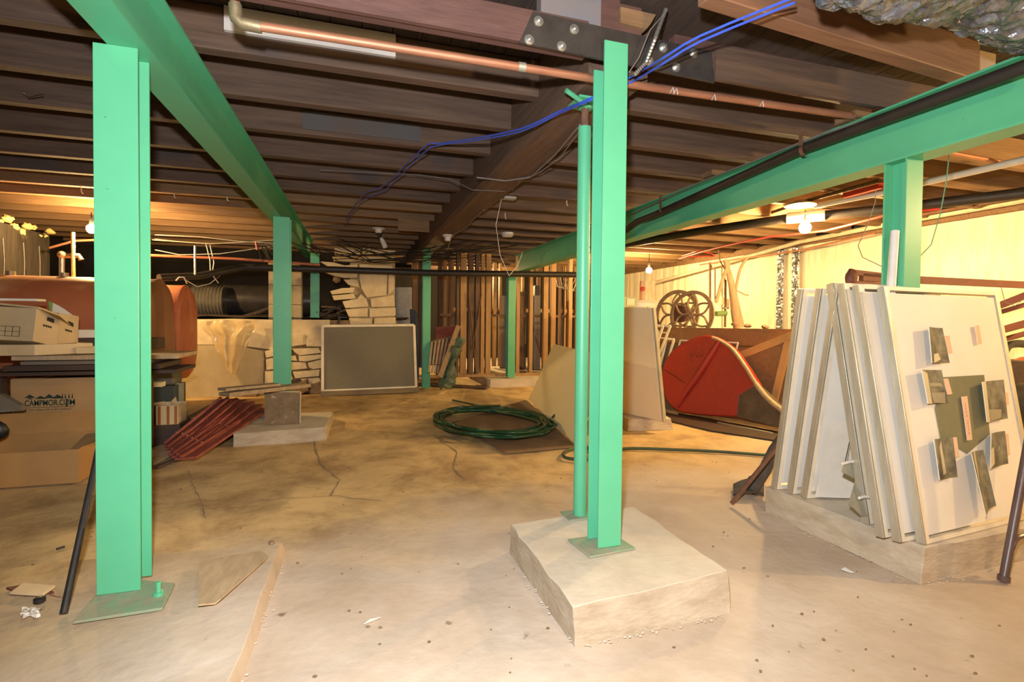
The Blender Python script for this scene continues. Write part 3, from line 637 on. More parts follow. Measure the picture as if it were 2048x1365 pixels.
# bent wires / nails
tag(make('bent_wire', B().tube([Z(46, 184, 2.265), Z(57, 195, 2.262), Z(86, 189, 2.26)], .003, 5), DARKW), 'bent dark wire stapled under the joist at upper left', 'wire')
for k, (px, py) in enumerate([(162, 378), (348, 388), (454, 394), (1395, 398), (1133, 402), (1010, 430)]):
    q = Z(px, py, 2.13 if px > 1000 else 2.27)
    tag(make('cable_staple', B().tube([q+V((0, 0, .02)), q+V((.004, 0, -.03)), q+V((.015, 0, -.045))], .006, 5), PALEW), 'small pale hook hanging from a joist', 'hook', 'small hooks under the joists')

# ================================================================== LIT BULBS
def lit_bulb(q, label, r_=.047):
    r = root('light_bulb', q, label, 'lamp')
    g = make('glass', B().ball(q, r_, 12, 8), BULB, r)
    make('socket', B().cyl(q+V((0, 0, r_*.9)), q+V((0, 0, r_+.07)), .02, 12), DARKW, r)
    make('cord', B().cyl(q+V((0, 0, r_+.07)), V((q.x, q.y, max(q.z+.13, 2.16))), .005, 6), DARKW, r)
lit_bulb(Y(1610, 456, 3.95), 'glaring lit bulb under the white coupling', .055)
lit_bulb(Y(1298, 541, 7.3), 'glaring lit bulb among pipes right of the central column')
lit_bulb(Y(183, 458, 6.6), 'lit bulb peeking out left of the near green column')
lit_bulb(Y(942, 560, 10.4), 'lit bulb deep behind the timber studs')
lit_bulb(V((4.9, .7, 2.0)), 'lit bulb beyond the right edge near the pale wall')
# ================================================================== OIL TANKS
def tank(y0, y1, z0, z1, x0, x1, label, endm):
    r = root('oil_tank', ((x0+x1)/2, (y0+y1)/2, 0), label, 'tank')
    yc = (y0+y1)/2; w = (y1-y0)/2; hz = (z1-z0)/2-w; zc = (z0+z1)/2; n = 16
    def sec(x, s):
        out = []
        for k in range(n+1): t = -math.pi/2+math.pi*k/n; out.append(V((x, yc+w*s*math.sin(t), zc+hz*s+w*s*math.cos(t))))
        for k in range(n+1): t = math.pi/2+math.pi*k/n; out.append(V((x, yc+w*s*math.sin(t), zc-hz*s+w*s*math.cos(t))))
        return out
    b = B(); R = [sec(x, 1) for x in (x0, x0+.5, x1-.5, x1)]
    m_ = len(R[0])
    for q in R: b.v += q
    for i in range(3):
        for k in range(m_): b.f.append((i*m_+k, i*m_+(k+1) % m_, (i+1)*m_+(k+1) % m_, (i+1)*m_+k))
    make('shell', b, TANK, r, smooth=50)
    b = B(); R = [sec(x1-.012, 1.008), sec(x1+.012, 1.008), sec(x1+.014, .985), sec(x1+.04, .93), sec(x1+.06, .6), sec(x1+.065, .1)]
    for q in R: b.v += q
    for i in range(5):
        for k in range(m_): b.f.append((i*m_+k, i*m_+(k+1) % m_, (i+1)*m_+(k+1) % m_, (i+1)*m_+k))
    b.f.append(tuple(5*m_+k for k in range(m_)))
    make('end_cap', b, endm, r, smooth=40)
    for x in (x0+.2, x1-.25):
        for y in (y0+.12, y1-.12): make('leg', B().cyl((x, y, 0), (x, y, z0+.14), .022, 10), RUST, r)
    for x in (x0+.5, x0+.9, x1-.3): make('filler_plug', B().cyl((x, yc, z1-.01), (x, yc, z1+.035), .035, 14), BRASS, r)
    return r
tank(5.40, 6.12, .34, 1.41, -3.45, -1.80, 'large orange oil tank nearest, with a flat brown end, left of the room', TANKEND)
tank(6.24, 6.92, .36, 1.40, -3.45, -1.80, 'second rusty red oil tank behind the nearest tank', RUSTRED)
tag(make('copper_loop', B().tube([Y(352, 562, 6.5), Y(358, 555, 6.5), Y(368, 555, 6.5), Y(374, 568, 6.5)], .008, 6), PALEW), 'pale tubing loop on top of the second tank', 'tube')

# ================================================================== LEFT CORNER CLUTTER
def openbox(name, x0, x1, y0, y1, z0, z1, label, m=CARD, t=.005, flaps=()):
    r = root(name, ((x0+x1)/2, (y0+y1)/2, z0), label, 'box')
    make('bottom', B().box(x0, x1, y0, y1, z0, z0+t), m, r)
    for n_, q in (('front_side', (x0, x1, y0, y0+t)), ('back_side', (x0, x1, y1-t, y1)), ('left_side', (x0, x0+t, y0+t, y1-t)), ('right_side', (x1-t, x1, y0+t, y1-t))):
        make(n_, B().box(*q, z0+t, z1), m, r)
    for pts in flaps: make('flap', B().slab(pts, V((0, 0, .004))), m, r)
    return r
r = openbox('cardboard_box', -2.35, -1.632, 3.83, 4.42, 0.004, .215, 'large open cardboard box with raised flaps on the floor at far left', CARDIN, flaps=[
    [V((-2.35, 4.42, .215)), V((-1.632, 4.42, .215)), V((-1.62, 4.50, .345)), V((-2.40, 4.50, .345))],
    [V((-1.632, 3.86, .215)), V((-1.632, 4.40, .215)), V((-1.52, 4.36, .30)), V((-1.52, 3.95, .25))]])
make('inner_flap', B().slab([V((-1.80, 4.33, .21)), V((-1.70, 4.40, .21)), V((-1.72, 4.05, .12)), V((-1.80, 3.98, .12))], V((.004, 0, 0))), CARD, r)
bx0, bx1, by = Y(20, 800, 4.62).x, Y(205, 800, 4.62).x, 4.62
zt = Y(100, 757, 4.62).z
r = root('cardboard_box', ((bx0+bx1)/2, by+.2, 0), 'closed tan shipping box printed with green mountains and lettering', 'box')
make('body', B().box(bx0, bx1, by, by+.42, .002, zt), CARD, r, bevel=.006)
make('torn_flap', B().slab([V((bx0+.02, by-.004, zt)), V((bx0+.2, by-.004, zt+.004)), V((bx0+.3, by+.1, zt+.03)), V((bx0+.05, by+.1, zt+.03))], V((0, 0, .004))), CARDIN, r)
fr = (V((0, by, 0)), V((1, 0, 0)), V((0, 0, 1)), V((0, -1, 0)))
pa = Y(49, 812, by); pb = Y(150, 812, by); lw = pb.x-pa.x
text('lettering', 'CAMPMOR.C', fr, pa.x, pa.z-.004, .060, INK, r, width=lw*.77, bold=.0012)
text('lettering', 'M', fr, pb.x-lw*.115, pa.z-.004, .060, INK, r, width=lw*.11, bold=.0012)
gq = V((pb.x-lw*.17, by-.001, pa.z+.018))
make('globe_ring', B().tube([gq+V((lw*.048*math.cos(t*.3927), 0, .021*math.sin(t*.3927))) for t in range(16)], .0025, 5, closed=True), INK, r)
make('globe_figure', B().slab([gq+V((-.006, 0, -.035)), gq+V((.01, 0, -.03)), gq+V((.006, 0, 0)), gq+V((.016, 0, .02)), gq+V((-.002, 0, .02))], V((0, -.001, 0))), INK, r)
text('lettering', 'Your outdoor link to the outdoors!', fr, pa.x+lw*.06, pa.z-.040, .022, INKB, r, width=lw*.86)
text('lettering', 'www.campmor.com', fr, pa.x+lw*.24, pa.z-.062, .020, INKB, r, width=lw*.50)
make('rule', B().box(pa.x, pb.x, by-.002, by-.0005, pa.z-.018, pa.z-.015), INKB, r)
for a0, a1, h, z_ in ((0, .22, .024, .056), (.2, .44, .022, .047), (.38, .6, .030, .050), (.54, .78, .030, .046), (.05, .18, .010, .046)):
    b = B().slab([V((pa.x+lw*a0, by-.0008, pa.z+z_)), V((pa.x+lw*a1, by-.0008, pa.z+z_)), V((pa.x+lw*(a0*.4+a1*.6), by-.0008, pa.z+z_+h*.8)), V((pa.x+lw*(a0*.55+a1*.45), by-.0008, pa.z+z_+h))], V((0, -.001, 0)))
    make('printed_mountain', b, INK, r)
for a in (.75, .81, .88, .95):
    b = B()
    for j in range(3):
        zz = pa.z+.045+j*.011; b.add([V((pa.x+lw*(a-.022+.005*j), by-.0015, zz)), V((pa.x+lw*(a+.022-.005*j), by-.0015, zz)), V((pa.x+lw*a, by-.0015, zz+.017))], [(0, 1, 2)])
    make('printed_tree', b, INK, r)
# stack of boards above
yb = 4.35
for i, (px0, px1, py0, py1, dy, m_, l) in enumerate([(-60, 352, 747, 755, 0, DKBOARD, 'bottom dark board of the pile over the tan box'), (4, 320, 733, 744, -.05, DKBOARD, 'second dark board from the bottom of the pile'),
        (40, 300, 724, 731, 0, mat('grey_board', (.2, .16, .12), None, 5), 'grey brown board third in the pile'), (22, 355, 713, 722, .05, PLY, 'pale plywood board topmost in the pile')]):
    a = Y(px0, py1, yb+dy); c = Y(px1, py0, yb+dy)
    tag(make('stacked_board', B().box(a.x, c.x, yb+dy, yb+dy+.5, a.z, Y(px0, py0, yb+dy).z), m_, bevel=.003), l, 'board', 'boards piled over the tan box')
for (x0_, x1_, l) in ((-2.42, -2.36, 'left'), (-1.52, -1.46, 'right')):
    tag(make('trestle_post', B().box(x0_, x1_, 4.50, 4.56, 0, Y(100, 755, yb).z-.001), DKBOARD), 'dark upright post at the %s end of the board pile' % l, 'post')
zb = Y(22, 713, yb).z+.002
C_ = V(Y(66, 684, 4.42)); C_.z = 0
zlo = Y(66, 684, 4.42).z
def onz(px, py, z): q = Z(px, py, z); return q
E_ = onz(157, 703, zlo-.045)
def filebox(p0, p1, dep, z0, h, label, lid=True, grid=False):
    p0 = V((p0.x, p0.y, z0)); p1 = V((p1.x, p1.y, z0)); d = (p1-p0).normalized(); s = V((-d.y, d.x, 0))
    if s.x > 0: s = -s
    r = root('file_box', p0, label, 'box')
    make('body', B().slab([p0, p1, p1+s*dep, p0+s*dep], V((0, 0, h))), CARDL, r, bevel=.004)
    mid = (p0+p1)/2; nrm = -V((-d.y, d.x, 0)) if False else d.cross(V((0, 0, 1)))
    if nrm.dot(mid) > 0: nrm = -nrm
    L_ = (p1-p0).length
    make('hand_hole', B().slab([mid-d*.035+V((0, 0, h*.76))+nrm*.001, mid+d*.035+V((0, 0, h*.76))+nrm*.001, mid+d*.035+V((0, 0, h*.86))+nrm*.001, mid-d*.035+V((0, 0, h*.86))+nrm*.001], nrm*.001), DARKW, r)
    for k in range(4):
        q = mid-d*.04+d*.02*k+V((0, 0, h*.55))+nrm*.001
        make('printed_mark', B().slab([q, q+d*.014, q+d*.014+V((0, 0, .016)), q+V((0, 0, .016))], nrm*.0008), INKB, r)
    if lid:
        q = [p0-d*.01+nrm*.01, p1+d*.01+nrm*.01, p1+s*(dep+.02), p0+s*(dep+.02)]
        make('flap', B().slab([v+V((0, 0, h)) for v in q], V((0, 0, .012))).rough(.01, 9), CARDL, r)
    if grid:
        for k in range(6):
            q = p0+s*(.05+.05*k)-d*.002; make('printed_grid', B().slab([q+V((0, 0, .03)), q+s*.003+V((0, 0, .03)), q+s*.003+V((0, 0, .10)), q+V((0, 0, .10))], -d*.001), INKB, r)
        for k in range(3):
            q = p0+s*.05-d*.002+V((0, 0, .03+.035*k)); make('printed_grid', B().slab([q, q+s*.25, q+s*.25+V((0, 0, .003)), q+V((0, 0, .003))], -d*.001), INKB, r)
    return r
ya = 4.30
def tiltbox(pA, pB, tA, tB, yA, yB, dep, label, lid=True, grid=False):
    a = Y(*pA, yA); b_ = Y(*pB, yB); ta = Y(*tA, yA); tb = Y(*tB, yB); dv_ = V(dep)
    r = root('file_box', a, label, 'box')
    make('body', B().slab([a, b_, tb, ta], dv_), CARDL, r, bevel=.003)
    U_ = b_-a; W_ = ta-a; N_ = U_.cross(W_).normalized()
    if N_.y > 0: N_ = -N_
    def q(u, v, o=.001): return a+U_*u+W_*v+N_*o
    make('hand_hole', B().slab([q(.42, .72), q(.72, .70), q(.70, .82), q(.44, .84)], N_*.001), DARKW, r)
    for k in range(4): make('printed_mark', B().slab([q(.30+.09*k, .52), q(.37+.09*k, .52), q(.37+.09*k, .58), q(.30+.09*k, .58)], N_*.0008), INKB, r)
    if lid:
        make('flap', B().slab([ta+N_*.01, tb+N_*.01, tb+dv_+V((0, 0, .02)), ta+dv_+V((0, 0, .02))], V((0, 0, .012))), CARDL, r)
        make('front_flap', B().slab([q(.03, 1.0, .004), q(1.0, .99, .004), q(1.12, .72, .05), q(.55, .92, .06)], N_*.004), CARDL, r)
    if grid:
        sN = dv_.cross(W_).normalized()
        if sN.x > 0 and sN.y > 0: sN = -sN
        if sN.dot(a-CAMP) > 0: sN = -sN
        def g(u, v): return a+dv_*u+W_*v+sN*.001
        for k in range(6): make('printed_grid', B().slab([g(.2+.1*k, .12), g(.207+.1*k, .12), g(.207+.1*k, .42), g(.2+.1*k, .42)], sN*.001), INKB, r)
        for k in range(3): make('printed_grid', B().slab([g(.2, .12+.145*k), g(.7, .12+.145*k), g(.7, .132+.145*k), g(.2, .132+.145*k)], sN*.001), INKB, r)
    return r
DEP = (-.42, .06, .02)
tiltbox((66, 683), (116, 694), (74, 617), (119, 634), ya, ya+.20, DEP, 'tan file storage box with a printed grid on its side, upper left pile', grid=True)
tiltbox((117, 694), (156, 703), (119, 626), (158, 633), ya+.21, ya+.40, (-.30, .10, .02), 'tan file storage box nearest the green column, full of papers', lid=False)
P0 = Y(66, 684, ya); hF = Y(72, 616, ya).z-P0.z
tag(make('green_folder', B().slab([Y(100, 628, ya+.45), Y(148, 634, ya+.45), Y(120, 612, ya+.5), Y(96, 602, ya+.5)], V((-.006, .01, 0))), mat('green_folder', (.25, .45, .12), None, 5)), 'green folder sticking out of the right file box', 'folder')
tag(make('paper_sheaf', B().slab([Y(104, 630, ya+.42), Y(150, 634, ya+.42), Y(128, 618, ya+.44), Y(106, 606, ya+.44)], V((-.01, .01, 0))), PAPER), 'pale papers behind the green folder in the file box', 'papers')
q = Y(10, 598, 4.3)
tag(make('white_board', B().box(q.x-.2, q.x+.17, 4.3, 4.42, P0.z+hF+.045, P0.z+hF+.06).rough(.004, 6), PAPER), 'flat white strip lying on the left file box', 'board')
hl = .05
tag(make('flat_box', B().slab([V((-2.45, 4.36, zb)), V((P0.x-.02, 4.36, zb)), V((P0.x+.22, 4.60, zb)), V((-2.35, 4.85, zb))], V((0, 0, Y(30, 690, 4.36).z-zb))), CARDL, bevel=.004), 'flattened tan box under the file box with the grid', 'box')
tag(make('flat_box', B().slab([V((-1.93, 4.50, zb)), V((-1.60, 4.62, zb)), V((-1.62, 4.84, zb)), V((-1.84, 4.82, zb))], V((0, 0, hl))), CARDL, bevel=.004), 'small greenish flat box under the right file box', 'box')
tag(make('white_tray', B().box(Y(155, 668, 4.95).x, Y(200, 668, 4.95).x, 4.95, 5.2, Y(160, 676, 4.95).z, Y(160, 660, 4.95).z), PAPER), 'white tray edge between the file boxes and the green column', 'tray')
tag(make('dark_crate', B().box(Y(155, 690, 4.9).x, Y(300, 690, 4.9).x, 4.9, 5.25, zb, Y(160, 677, 4.95).z-.002), DKBOARD), 'dark crate below the white tray beside the column', 'crate')
tag(make('grey_case', B().slab([Y(-30, 788, 4.3), Y(2, 790, 4.3), Y(40, 812, 4.3), Y(44, 822, 4.3), Y(-30, 828, 4.3)], V((0, .05, 0))), mat('grey_case', (.2, .17, .12), (.13, .11, .08), 6)), 'grey case wedged behind the open box at the left edge', 'case')
tag(make('black_bag', B().ball(Y(-6, 862, 4.15), .06, 14, 10, (1.0, .7, 1.0), .08), DARKW, smooth=70), 'black bag end at the left edge on the open box', 'bag')
tag(make('folded_flap', B().slab([V((-2.5, 4.50, Y(20, 838, 4.5).z)), V((-1.66, 4.50, Y(160, 840, 4.5).z)), V((-1.63, 4.52, Y(165, 829, 4.5).z)), V((-2.5, 4.52, Y(20, 827, 4.5).z))], V((0, .02, 0))), mat('shadow_cardboard', (.12, .06, .03), (.09, .045, .02), 6)), 'folded rim along the back of the open box, its shadow painted dark', 'cardboard')  # the rim lies in shadow; that shade is put into its colour
# right of the near column
q = Y(310, 770, 5.0)
tag(make('pale_board', B().slab([Y(296, 728, 4.75), Y(334, 719, 4.75), Y(353, 720, 4.85), Y(352, 727, 4.85), Y(296, 741, 4.75)], V((-.02, .12, .002))), PLY), 'pale board end sticking out right of the near green column', 'board')
tag(make('dark_case', B().box(Y(295, 780, 5.1).x, Y(350, 780, 5.1).x, 5.1, 5.4, .0, Y(320, 773, 5.1).z), mat('dark_green_crate', (.05, .06, .045), None, 6), bevel=.006), 'dark green trunk behind the torn cardboard box', 'trunk')
q = Y(325, 745, 5.12)
tag(make('grey_drum', B().box(Y(295, 745, 5.12).x, Y(348, 745, 5.12).x, 5.12, 5.36, Y(320, 772, 5.1).z, Y(320, 735, 5.12).z), mat('grey_drum', (.13, .115, .08), None, 6), bevel=.02), 'grey box resting on the dark trunk below the pale board', 'box')
tag(make('yellow_block', B().box(Y(300, 765, 5.05).x, Y(328, 765, 5.05).x, 5.0, 5.09, Y(320, 773, 5.05).z, Y(320, 764, 5.05).z), YELLOW), 'small yellow block at the edge of the dark trunk', 'block')
tag(make('pale_post', B().box(Y(350, 780, 5.2).x, Y(364, 780, 5.2).x, 5.2, 5.26, 0, Y(350, 767, 5.2).z), mat('pale_greenish', (.3, .27, .17), None, 6)), 'short pale post beside the dark trunk', 'post')
q0 = Y(312, 851, 4.72); q1 = Y(356, 851, 4.72)
tag(make('brown_brick_pile', B().box(q0.x-.06, q1.x+.02, 4.70, 4.98, 0, q0.z-.001).rough(.006, 20), DKBOARD), 'dark boards under the small torn cardboard box', 'boards')
r = openbox('torn_cardboard_box', q0.x, q1.x, q0.y, q0.y+.22, q0.z, Y(330, 812, q0.y).z, 'small torn cardboard box with brown tape right of the near column', CARDL,
    flaps=[[V((q0.x, q0.y, Y(330, 812, q0.y).z)), V((q0.x+.09, q0.y, Y(330, 812, q0.y).z)), V((q0.x+.07, q0.y-.03, Y(330, 803, q0.y).z)), V((q0.x-.03, q0.y-.04, Y(330, 806, q0.y).z))],
           [V((q0.x+.1, q0.y, Y(330, 812, q0.y).z)), V((q1.x, q0.y, Y(330, 812, q0.y).z)), V((q1.x, q0.y-.05, Y(352, 793, q0.y).z)), V((q0.x+.12, q0.y-.04, Y(330, 802, q0.y).z))]])
for t in (.15, .55, .9):
    x_ = q0.x+(q1.x-q0.x)*t; make('brown_tape', B().box(x_-.010, x_+.010, q0.y-.002, q0.y, q0.z+.002, Y(330, 813, q0.y).z), mat('brown_tape', (.35, .13, .03), None, 5, rough=.4), r)
tag(make('pale_cardboard_sheet', B().slab([Z(366, 842, .012), Z(356, 822, .02), Z(378, 813, .02), Z(432, 811, .015)], V((0, 0, .006))), CARDL), 'pale cardboard sheet flat on the floor behind the dark plank', 'cardboard')
tag(make('dark_plank', B().bar(Z(300, 878, .02), Z(445, 800, .10), .05, .02), DKBOARD), 'thin dark plank lying diagonally behind the red boards', 'plank')
tag(make('dark_plank', B().bar(Z(335, 905, .02), Z(430, 868, .03), .06, .02), GIRD), 'short weathered plank flat beside the red boards', 'plank')
tag(make('floor_rubble', B().slab([Z(345, 900, .012), Z(470, 872, .012), Z(470, 856, .012), Z(330, 868, .012)], V((0, 0, .012))).rough(.012, 12), BARK), 'dark splintered bits on the floor under the red boards', 'debris')
q = Z(396, 788)
r = root('paint_can', q, 'small black round can with a pale mark by the ledge wall', 'can')
make('body', B().lathe([(.045, 0), (.062, .01), (.062, .11), (.05, .12)], q, n=20), DARKW, r)
make('pale_mark', B().tube([q+V((.02*math.cos(t*.7)-.015, -.066, .06+.024*math.sin(t*.7))) for t in range(8)], .005, 5), PAPER, r)
tag(make('red_stick', B().tube([Z(378, 778, .03), Z(400, 781, .03)], .008, 6), REDBOARD), 'thin red stick on the floor below the second tank', 'stick')
# red boards
fr0 = [(336, 892), (346, 897), (352, 903), (358, 909), (364, 914), (371, 918)]
fr1 = [(448, 800), (462, 800), (478, 802), (494, 806), (510, 811), (526, 818)]
for i, (p0, p1) in enumerate(zip(fr0, fr1)):
    a = Z(*p0, .045+.006*(i % 2)); c = Z(*p1, .33-.035*i)
    d = (c-a).normalized()
    r = root('red_board', a, ['uppermost red painted board of the leaning bundle', 'second red board from the top of the bundle', 'third red board in the leaning bundle', 'fourth red board in the leaning bundle', 'fifth red board, near the bottom of the bundle', 'lowest red board of the leaning bundle'][i], 'board', 'red boards leaning in a bundle')
    make('plank', B().bar(a, c, .15, .02, (0, .35, 1)), REDBOARD, r, bevel=.003)
    make('edge_strip', B().bar(a+V((-.02, -.02, .022)), c+V((-.02, -.02, .022)), .022, .02, (0, .5, 1)), REDBOARD, r)
    for t in (.2, .5, .8): make('nail', B().ball(a.lerp(c, t)+V((-.02, -.03, .036)), .005, 6, 4), ZINC, r)
tag(make('tan_plank', B().slab([Z(300, 903, .03), Z(345, 886, .03), Z(357, 905, .03), Z(306, 934, .012)], V((0, 0, .02))), PLY), 'bare tan plywood piece at the foot of the red boards', 'plywood')
tag(make('grey_lath', B().bar(Z(313, 936, .01), Z(440, 880, .03), .03, .018), GIRD), 'grey lath flat in front of the red boards', 'lath')
tag(make('support_block', B().box(-.98, -.86, 5.30, 5.4, 0, .15), DKBOARD), 'dark block propping the red boards beside the stone tile', 'block')
a = Y(448, 790, 4.55); c = Y(612, 770, 5.1)
tag(make('weathered_plank', B().bar(a, c, .13, .03).rough(.006, 7), mat('weathered_plank', (.40, .29, .17), (.25, .17, .09), 3, GX, rough=.9, bump=.4)), 'weathered plank lying across the top of the red boards', 'plank')
tag(make('weathered_plank', B().bar(a+V((-.02, .02, .04)), a.lerp(c, .6)+V((0, .02, .035)), .11, .022).rough(.006, 7), MATS['weathered_plank']), 'shorter weathered plank stacked on the first near the column', 'plank')
# stone tile leaning on pad
yy = Z(564, 850, .1).y
tq = [Y(529, 850, yy), Y(599, 848, yy), Y(600, 785, yy+.07), Y(529, 784, yy+.07)]
r = root('stone_tile', tq[0], 'square brown stone tile with a pale rim leaning on the second column', 'tile')
make('face', B().slab(tq, V((0, .022, 0)), 0), STONEP, r)
make('rim', B().bar(tq[1]+V((.005, .01, 0)), tq[2]+V((.005, .01, 0)), .010, .03, (0, 1, 0)).bar(tq[3]+V((0, .01, .004)), tq[2]+V((0, .01, .004)), .03, .012, (0, 0, 1)), RIM, r)
# plastic sheet on ledge
def psf(u, v):
    tl = Y(405, 641, 7.5); tr = Y(512, 641, 7.5); bl = Y(455, 745, 7.48); br = Y(476, 745, 7.48)
    p = tl.lerp(tr, u).lerp(bl.lerp(br, u), v**1.15)
    p += V((0, -.09*math.sin(math.pi*u)*(.5+v)-.03*math.sin(u*19+v*3)*(1-.4*v), 0))
    if v < .35: p.x += .04*math.sin(v*9)*(1 if u > .5 else -1)
    return p+noise.noise_vector(p*6)*.02
tag(make('plastic_sheet', B().grid(psf, 40, 40), PLASTIC, smooth=70), 'dusty clear plastic sheet hanging to a point from the ledge', 'plastic sheet')
def ps2(u, v):
    p = Y(395, 632, 7.66).lerp(Y(500, 636, 7.66), u)+V((0, v*.3, .0)); return p+V((0, 0, .02+.03*math.sin(u*7)))+noise.noise_vector(p*9)*.02
# cinder blocks on ledge
for i, (y0_, y1_) in enumerate(((638, 611), (609, 573), (571, 536))):
    a = Y(537, y0_, 7.75); c = Y(603, y1_, 7.75)
    z0_ = 1.021 if i == 0 else a.z; h_ = 0
    z0_ = [1.021, 1.235, 1.505][i]; z1_ = [1.23, 1.50, 1.77][i]
    b = B().box(a.x, c.x, 7.75, 7.77, z0_, z1_); 
    r = root('cinder_block', (a.x, 7.75, z0_), ['bottom cinder block of the pier on the ledge', 'middle cinder block of the pier on the ledge', 'top cinder block of the pier on the ledge'][i], 'cinder block', 'cinder blocks in the ledge pier')
    make('face', b, BLOCK, r, bevel=.003)
    make('end', B().box(c.x-.03, c.x, 7.771, 7.95, z0_, z1_), BLOCK, r); make('end', B().box(a.x, a.x+.03, 7.771, 7.95, z0_, z1_), BLOCK, r)
    make('core_web', B().box((a.x+c.x)/2-.02, (a.x+c.x)/2+.02, 7.771, 7.95, z0_, z1_), BLOCK, r)
tag(make('cap_slab', B().box(Y(537, 525, 7.75).x, Y(600, 525, 7.75).x, 7.73, 8.0, 1.775, 1.83), BLOCK), 'flat cap slab on top of the cinder block pier', 'slab')
# duct, corrugated piece, debris
r = root('black_duct', (-1.8, 8.6, 1.5), 'big black duct lying in the crawl space behind the ledge', 'duct')
make('tube', B().cyl(Y(380, 600, 8.7), Y(625, 603, 8.7), .24, 24), mat('black_duct', (.05, .045, .042), (.03, .026, .025), 7, rough=.28, bump=.2), r)
b = B(); a = Y(394, 603, 8.4); c = Y(446, 603, 8.4)
pr = [(.23+.012*math.cos(k*math.pi), -.2+k*.022) for k in range(19)]
b.lathe(pr, (a+c)/2, (1, 0, 0), 24)
make('corrugated_sleeve', b, mat('grey_galvanised', (.22, .2, .17), None, 7, rough=.4, metal=.4), r)
tag(make('crawl_dirt', B().grid(lambda u, v: V((-3.5+u*4.3, 7.68+v*2.4, 1.03+.02+.05*noise.noise(V((u*14, v*9, 0)))+.06*v)), 60, 24), DIRT, smooth=70), 'dark dirt covering the top of the ledge', 'dirt', kind='stuff')
for k in range(9):
    px = random.uniform(642, 690); py = random.uniform(612, 634); p0_ = Y(px-14, py, 7.9); p1_ = Y(px+14, py+random.uniform(-12, 12), 7.95)
    tag(make('rubble_stick', B().bar(p0_, p1_, .03, .02).rough(.006, 20), [BARK, DKBOARD, MORTAR][k % 3]), '%s broken stick in the rubble left of the chimney' % ('black', 'dark brown', 'dusty tan')[k % 3], 'stick', 'broken sticks on the ledge')
for k in range(5):
    px = 500+k*8; p0_ = Y(px-16, 632-k, 7.85); p1_ = Y(px+14, 624-k*3, 7.9)
    tag(make('rubble_stick', B().bar(p0_, p1_, .03, .02).rough(.006, 20), [BARK, GIRD][k % 2]), 'dirty stick on the ledge left of the cinder block pier', 'stick', 'dirty sticks left of the pier')
tag(make('stone_lump', B().ball(Y(674, 560, 7.9)+V((0, 0, 0)), .06, 9, 7, (1, .7, .8), .15), MORTAR), 'dark stone lump in the broken side of the chimney', 'stone')
tag(make('hanging_bracket', B().bar(Y(680, 634, 7.55), Y(676, 648, 7.5), .03, .012).bar(Y(676, 634, 7.55), Y(694, 636, 7.55), .03, .012), DARKW), 'small dark bracket at the ledge edge above the leaning board', 'bracket')

# ================================================================== LEANING BOARD
BL = Z(645, 786); BR = Z(832, 777); TL = Y(645, 653, 7.52); TR = Y(828, 651, 7.58)
BL = Y(645, 783, 7.32); BR = Y(832, 775, 7.42)
r = root('display_board', (BL+BR)/2, 'large grey green board with a thin white frame leaning on the ledge wall', 'board')
nrm = (BR-BL).cross(TL-BL).normalized()
if nrm.y > 0: nrm = -nrm
make('sheet', B().slab([BL, BR, TR, TL], -nrm*.012), BOARDG, r)
for a, c in ((BL, BR), (BR, TR), (TR, TL), (TL, BL)):
    make('frame_strip', B().bar(a+nrm*.004, c+nrm*.004, .035, .022, nrm), WHITEF, r)
make('hanging_bar', B().bar(TL.lerp(TR, .08)+V((0, 0, .02)), TL.lerp(TR, .92)+V((0, 0, .02)), .02, .012), DKSTEEL, r)
tag(make('base_plank', B().bar(V((BL.x-.02, BL.y-.02, .03)), V((BR.x+.03, BR.y-.02, .03)), .10, .06), mat('dusty_plank', (.26, .19, .1), (.18, .13, .07), 4, GX)), 'dusty plank under the leaning board', 'plank')

# ================================================================== STUD WALL
sw = root('stud_wall', (2.5, 8.1, .16), 'orange lit timber stud partition at the back of the room', 'partition')
def stud(px0, px1, py0, py1, y, m=STUD, d=.085):
    a = Y(px0, py1, y); c = Y(px1, py0, y)
    z0_ = .16; z1_ = 2.128
    make('stud', B().box(a.x, c.x, y, y+d, z0_, z1_), m, sw)
for s_ in [(912, 919, STUDD), (920, 934, STUD), (936, 948, STUDD), (950, 960, STUDD), (961, 970, STUD), (971, 983, STUD), (1032, 1041, STUD), (1058, 1067, STUD), (1086, 1098, STUD), (1101, 1113, STUD), (1136, 1146, STUD), (1168, 1180, STUD)]:
    stud(s_[0], s_[1], 510, 760, 8.12, s_[2])
b = B(); za = 1.07
make('blocking', B().box(Y(880, 640, 8.2).x, Y(1190, 640, 8.2).x, 8.22, 8.26, Y(1000, 634, 8.2).z, Y(1000, 629, 8.2).z), STUDD, sw)
sw = root('stud_wall', (3.0, 9.4, .12), 'second row of studs further back in the dark', 'partition')
for s_ in [(876, 885, STUDD), (886, 894, STUD), (897, 908, STUDD), (986, 994, STUD), (998, 1004, STUD), (1043, 1049, STUD), (1074, 1082, STUDD), (1115, 1123, STUDD), (1128, 1133, STUD), (825, 835, STUD), (837, 846, STUDD), (1150, 1160, STUD)]:
    stud(s_[0], s_[1], 540, 700, 9.35, s_[2])
make('blocking', B().box(Y(880, 640, 9.4).x, Y(1190, 640, 9.4).x, 9.44, 9.48, 1.2, 1.27), STUD, sw)
for k, (a, c, y_) in enumerate([((937, 585), (953, 755), 8.05), ((955, 640), (962, 590), 8.05), ((944, 700), (958, 620), 8.06), ((1071, 675), (1092, 744), 8.3)]):
    tag(make('loose_lath', B().bar(Y(*a, y_), Y(*c, y_+.03), .025, .012), STUDD if k < 3 else REDBOARD), ['long dark lath leaning between the two wide studs', 'short lath crossing above the long one', 'pale lath between the studs', 'reddish brace board low between the right studs'][k], 'lath')
